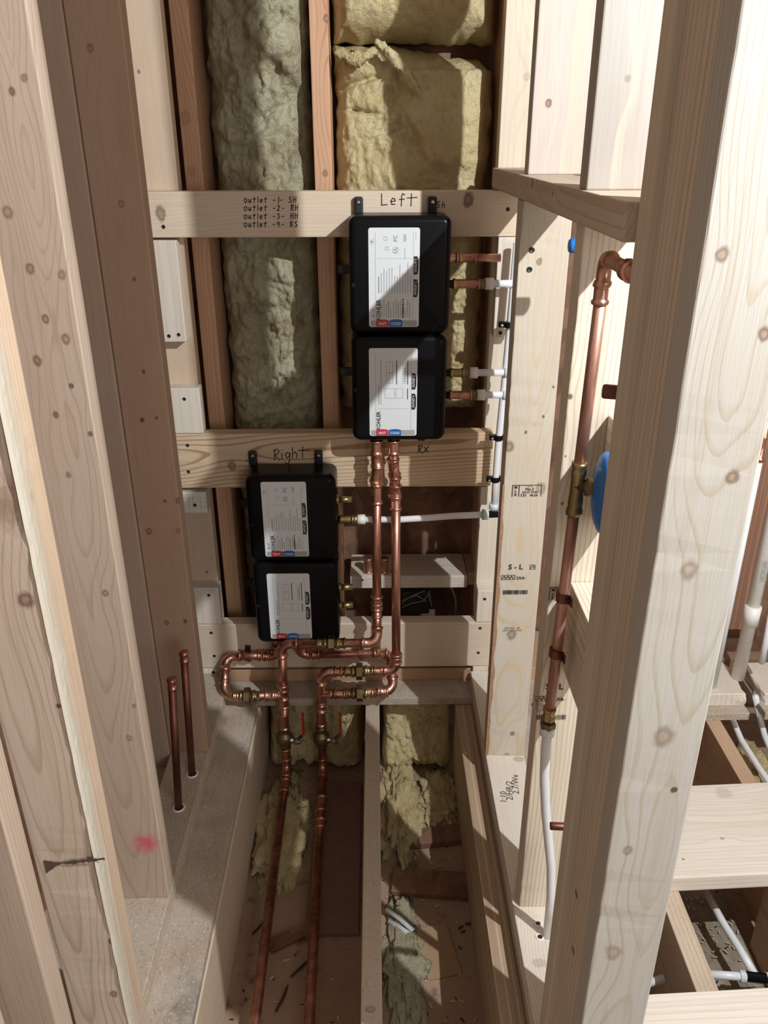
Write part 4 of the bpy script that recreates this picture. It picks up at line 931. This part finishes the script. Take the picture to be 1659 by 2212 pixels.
# vertical PEX with elbow to the lower box
px = thing('pex_line', 'white tube rising on the right stud and running left to the lower valve box', 'water line', V(.275, YO, -.82))
bm = bmesh.new(); add_tube(bm, [V(.296, 1.765, -.20), V(.293, 1.762, -.33), V(.287, 1.758, -.50), V(.281, YO, -.63), V(.2795, YO, -.72), V(.280, YO, -.81)], R12, 14); mesh_obj('pex_tube', fix(bm), PEX, px, smooth=True)
a = [V(-.04, YO, -.8302), V(.0, YO, -.8308), V(.06, YO-.002, -.8300), V(.12, YO-.002, -.8265), V(.18, YO, -.8225), V(.256, YO, -.8195)]
bm = bmesh.new(); add_tube(bm, a, R12, 14); mesh_obj('pex_tube', fix(bm), PEX, px, smooth=True)
lathe(px, 'collar', V(-.046, YO, -.830), (1, 0, 0), [(0, .0105), (.0005, .0122), (.018, .0122), (.0185, .0100)], PVC)
lathe(px, 'end_ring', V(.252, YO, -.8195), (1, 0, 0), [(0, .010), (.0005, .0128), (.015, .0128), (.0155, .010)], PEXRING)
lathe(px, 'end_ring', V(.2795, YO, -.805), (0, 0, 1), [(0, .010), (.0005, .0118), (.014, .0118), (.0145, .010)], PEXRING)
bm = bmesh.new(); add_tube(bm, [V(.262, YO, -.8192), V(.290, YO, -.818)], .0088, 12); add_tube(bm, [V(.280, YO, -.818), V(.280, YO, -.800)], .008, 12); mesh_obj('pex_elbow', fix(bm), BLACK, px)
for (z, x, hid) in ((-.367, .288, 0), (-.6245, .281, 0), (-.7278, .2795, 0)):
    bm = bmesh.new(); add_lathe(bm, V(x-.001, YO, z-.006), (0, 0, 1), [(0, .0102), (.012, .0102)], 14)
    add_box(bm, x-.022, x-.008, YO+.002-.008, YO+.010, z+H-.006, z+H+.006, .002); add_box(bm, x+.006, x+.018, YO-.004, YO+.010, z+H-.006, z+H+.006, .002)
    c = mesh_obj('tube_clamp', fix(bm), BLACK, px)
    bm = bmesh.new(); add_lathe(bm, V(x-.0155, YO-.006, z-.001), (0, -1, 0), [(0, .0035), (.0015, .003), (.002, .001)], 10); mesh_obj('clamp_screw', fix(bm), STEEL, c)
# outlets of the lower box (parts of the box)
for (z, x1) in ((-.7777, -.058), (-1.0162, -.061), (-1.0685, -.061)):
    s_ = stub(v2, 'outlet_stub', -.096, x1, z, R12*.98, BRASS); lathe(v2, 'outlet_collar', V(-.097, YO, z), (1, 0, 0), [(0, .0115), (.006, .0115), (.008, .009)], BRASS)
stub(v2, 'outlet_stub', -.096, -.06, -.8299, R12, BRASS); coupling(v2, V(-.072, YO, -.8299), (1, 0, 0), .034, R12*1.08, BRASS, 'outlet_fitting')
lathe(v2, 'outlet_fitting', V(-.058, YO, -.8299), (1, 0, 0), [(0, .009), (.001, .0112), (.011, .0118), (.012, .010)], BRASS_D)

# --- right riser with brass tee
XR, YR = .2695, 1.0
rs = thing('copper_riser', 'copper riser with a brass tee in front of the half hidden stamps, right wall', 'copper piping', V(XR, YR, -.8))
top = V(.2745, YR, -.130)
tip = P(1372, 592, y=.850)
p1, p2 = elbow(rs, V(.2735, YR, -.40), top, tip, R12, .017)
pipe(rs, p2, tip, R12, COPPER_R); coupling(rs, tip.lerp(top, .16), tip-top, .024, R12*1.1); pipe(rs, p1, V(.270, YR, -.398), R12, COPPER_R); pipe(rs, V(.269, YR, -.455), V(.2638, YR, -.806), R12, COPPER_R)
coupling(rs, V(.2735, YR, -.172), (0, 0, 1), .026, R12)
lathe(rs, 'brass_tee', V(.270, YR, -.391), (-.01, 0, -1), [(0, R12*1.05), (0, R12*1.35), (.006, R12*1.35), (.008, R12*1.15), (.012, R12*1.3), (.020, R12*1.3), (.022, R12*1.18), (.045, R12*1.18), (.060, R12*1.3), (.064, R12*1.2), (.070, R12*1.45), (.076, R12*1.45), (.077, R12*1.2)], BRASS)
t_ = lathe(rs, 'tee_outlet', V(.268, YR, -.424), (1, -.45, 0), [(0, R12*1.1), (.012, R12*1.15), (.013, R12*1.6), (.030, R12*1.6), (.031, R12*1.2)], BRASS_D)
disc = lathe(rs, 'blue_guard', V(.2850, .972, -.424), (1, -.10, 0), [(0, .008), (.001, .026), (.003, .040), (.007, .050), (.012, .055), (.022, .056), (.026, .054)], BLUE, 32)
for (z, x) in ((-.597, .2665), (-.693, .2648)):
    strap(rs, V(x, YR, z), (0, 0, 1), R12, (1, 0, .0))
lathe(rs, 'brass_adapter', V(.2637, YR, -.795), (0, 0, -1), [(0, R12*1.05), (0, R12*1.3), (.005, R12*1.3), (.007, R12*1.15), (.014, R12*1.15), (.016, R12*1.32), (.022, R12*1.32), (.023, R12*1.1), (.029, R12*1.1)], BRASS)
lathe(rs, 'adapter_nut', V(.2637, YR, -.822), (0, 0, -1), [(0, R12*1.35), (.001, R12*1.6), (.009, R12*1.6), (.010, R12*1.3)], BRASS_D, 6)
lathe(rs, 'collar', V(.2637, YR, -.830), (0, 0, -1), [(0, R12*1.45), (.016, R12*1.45), (.017, R12*1.2)], PEX)
bm = bmesh.new(); add_tube(bm, [V(.2637, YR, -.84), V(.264, YR, -.87), V(.2665, YR, -.93), V(.274, YR, -1.0), V(.283, YR, -1.06), V(.294, YR, -1.13), V(.300, YR, -1.20), V(.302, YR, -1.303)], R12*.98, 14); mesh_obj('pex_tube', fix(bm), PEX, rs, smooth=True)

# --- small stubs on the right wall
def stubout(name, p, d, L, r, mat, label):
    bm = bmesh.new(); add_lathe(bm, p, d, [(0, r*.5), (0, r), (.002, r*1.12), (L, r*1.12)], 14); o = mesh_obj(name, fix(bm), mat); auto_smooth(o); return tag(o, label, 'copper piping')
stubout('capped_copper_stub', P(1302, 845, y=.90), (1, -.15, -.05), .05, .0075, COPPER_D, 'dark capped copper stub beside the corner post, above the blue guard')
stubout('capped_copper_stub', P(1188, 1784, y=.93), (1, -.12, .04), .045, .0055, COPPER_D, 'small dark copper stub beside the corner post near the floor')
bm = bmesh.new(); add_lathe(bm, P(1229, 531, y=1.30), (1, 0, 0), [(0, .009), (.003, .0115), (.058, .0115), (.06, .009)], 16); o = mesh_obj('blue_cap', fix(bm), BLUE)
tag(o, 'bit of blue plastic cap peeking out right of the stamped stud, under the sill', 'cap'); auto_smooth(o)
bx = P(1168, 2004, z=ZP)
for (px_, py_, lab) in ((1162, 1995, 'drilled hole in the pale right plate, the farther of two'), (1166, 2024, 'drilled hole in the pale right plate, the nearer of two')):
    q = P(px_, py_, z=ZP); bm = bmesh.new(); add_lathe(bm, q-Vector((0, 0, .001)), (0, 0, 1), [(0, .0045), (.0016, .0045), (.0012, .003)], 14); mesh_obj('drill_hole', fix(bm), SCREW, rplate)
    bm = bmesh.new(); add_tube(bm, [q+Vector((.0062*math.cos(a), .0062*math.sin(a), .0005)) for a in [2*math.pi*i/14 for i in range(15)]], .0018, 6); mesh_obj('hole_rim', fix(bm), PVC, rplate)

# --- left copper stubs
for (bx_, by_, tx_, ty_, lab) in ((415, 1672, 397, 1412, 'capped copper pipe stub standing on the left plate, the farther one'), (386, 1745, 371, 1470, 'capped copper pipe stub standing on the left plate, the nearer one')):
    b = P(bx_, by_, z=ZP); t = P(tx_, ty_, y=b.y-.012); e = thing('copper_stub', lab, 'copper piping', b, 'capped copper stubs on the left plate')
    pipe(e, b, t, R12, COPPER_D); lathe(e, 'cap', t+Vector((0, 0, -.020)), (0, 0, 1), [(0, R12*1.1), (0, R12*1.28), (.005, R12*1.28), (.006, R12*1.12), (.016, R12*1.12), (.019, R12*1.25), (.024, R12*1.2), (.026, R12*.8)], COPPER)
    q = b+Vector((0, 0, .001)); bm = bmesh.new(); add_tube(bm, [q+Vector((.012*math.cos(a), .012*math.sin(a), 0)) for a in [2*math.pi*i/16 for i in range(17)]], .0022, 6); mesh_obj('sealant_ring', fix(bm), PVC, e, smooth=True)

# ------------------------------------------------------------------ pipes at the far right
w = thing('waste_pipe', 'thick white plastic pipe with a coupling at the right edge', 'plastic pipe', P(1605, 1412, y=1.76))
b = P(1605, 1412, y=1.76); bm = bmesh.new(); add_tube(bm, [V(b.x, 1.76, ZP), V(b.x+.004, 1.78, .3)], .0165, 18); mesh_obj('pipe', fix(bm), PVC, w, smooth=True)
c = P(1627, 1325, y=1.76); bm = bmesh.new(); add_lathe(bm, V(b.x, 1.76, c.z-H-.03), (0, 0, 1), [(0, .017), (0, .0205), (.052, .0205), (.053, .017)], 18); o_ = mesh_obj('coupling', fix(bm), PVC, w); auto_smooth(o_)
pr = Print((0, 1.7432, 0), (0, 0, 1), (-1, 0, 0)); q = P(1647, 1235, y=1.743); pr.text('NCM-FR', q.z, -(b.x), .016); pr.done('pipe_print', INKG, w)
def pex(name, pts, r, label, mat=PEX):
    bm = bmesh.new(); add_tube(bm, pts, r, 12); return tag(mesh_obj(name, fix(bm), mat, smooth=True), label, 'water line')
e = thing('pex_riser', 'white tube with a copper adapter along the right edge of the corner post', 'water line', P(1551, 1430, y=1.72))
b = P(1552, 1430, y=1.72); t = P(1640, 995, y=1.72); bm = bmesh.new(); add_tube(bm, [V(b.x, 1.72, ZP), t], .008, 12); mesh_obj('pex_tube', fix(bm), PEX, e, smooth=True)
lathe(e, 'copper_adapter', t, (0, 0, 1), [(0, .012), (.008, .012), (.009, .008), (.02, .0095), (.022, .0078), (.05, .0078), (.052, .0098), (.06, .0098), (.062, .008), (.12, .008)], COPPER)
pex('pex_tube', [P(1645, 1432, y=1.73), P(1656, 1380, y=1.73), P(1672, 1300, y=1.73)], .008, 'white tube right of the thick white pipe')
pex('pex_tube', [P(1562, 1500, y=1.70), P(1576, 1540, z=-1.42), P(1602, 1600, z=-1.44), P(1640, 1660, z=-1.45), P(1690, 1730, z=-1.46)], .008, 'white tube curving down between the right joists, the left one')
pex('pex_tube', [P(1632, 1505, y=1.70), P(1640, 1545, z=-1.42), P(1652, 1590, z=-1.44), P(1680, 1650, z=-1.45)], .008, 'white tube curving down between the right joists, the right one')
pex('waste_run', [P(1600, 1533, y=1.88), P(1690, 1538, y=1.88)], .009, 'short white pipe lying across under the drilled plates', PVC)
lp = thing('pex_branch', 'white tubes joined by a black tee below the nearer plank at the right', 'water line', P(1640, 2110, z=-1.50))
for pts in (((1525, 1925), (1560, 1990), (1598, 2050), (1630, 2105)), ((1530, 2105), (1580, 2108), (1612, 2110)), ((1645, 2113), (1700, 2118)), ((1395, 2125), (1430, 2115), (1458, 2110))):
    bm = bmesh.new(); add_tube(bm, [P(a, b_, z=-1.50) for a, b_ in pts], .008, 12); mesh_obj('pex_tube', fix(bm), PEX, lp, smooth=True)
bm = bmesh.new(); add_tube(bm, [P(1612, 2109, z=-1.50), P(1655, 2114, z=-1.50)], .010, 12); mesh_obj('black_tee', fix(bm), BLACK, lp)
for a, b_ in ((1598, 2109), (1655, 2114)):
    bm = bmesh.new(); add_tube(bm, [P(a, b_, z=-1.50), P(a+12, b_+1, z=-1.50)], .0115, 12); mesh_obj('end_ring', fix(bm), PEXRING, lp)
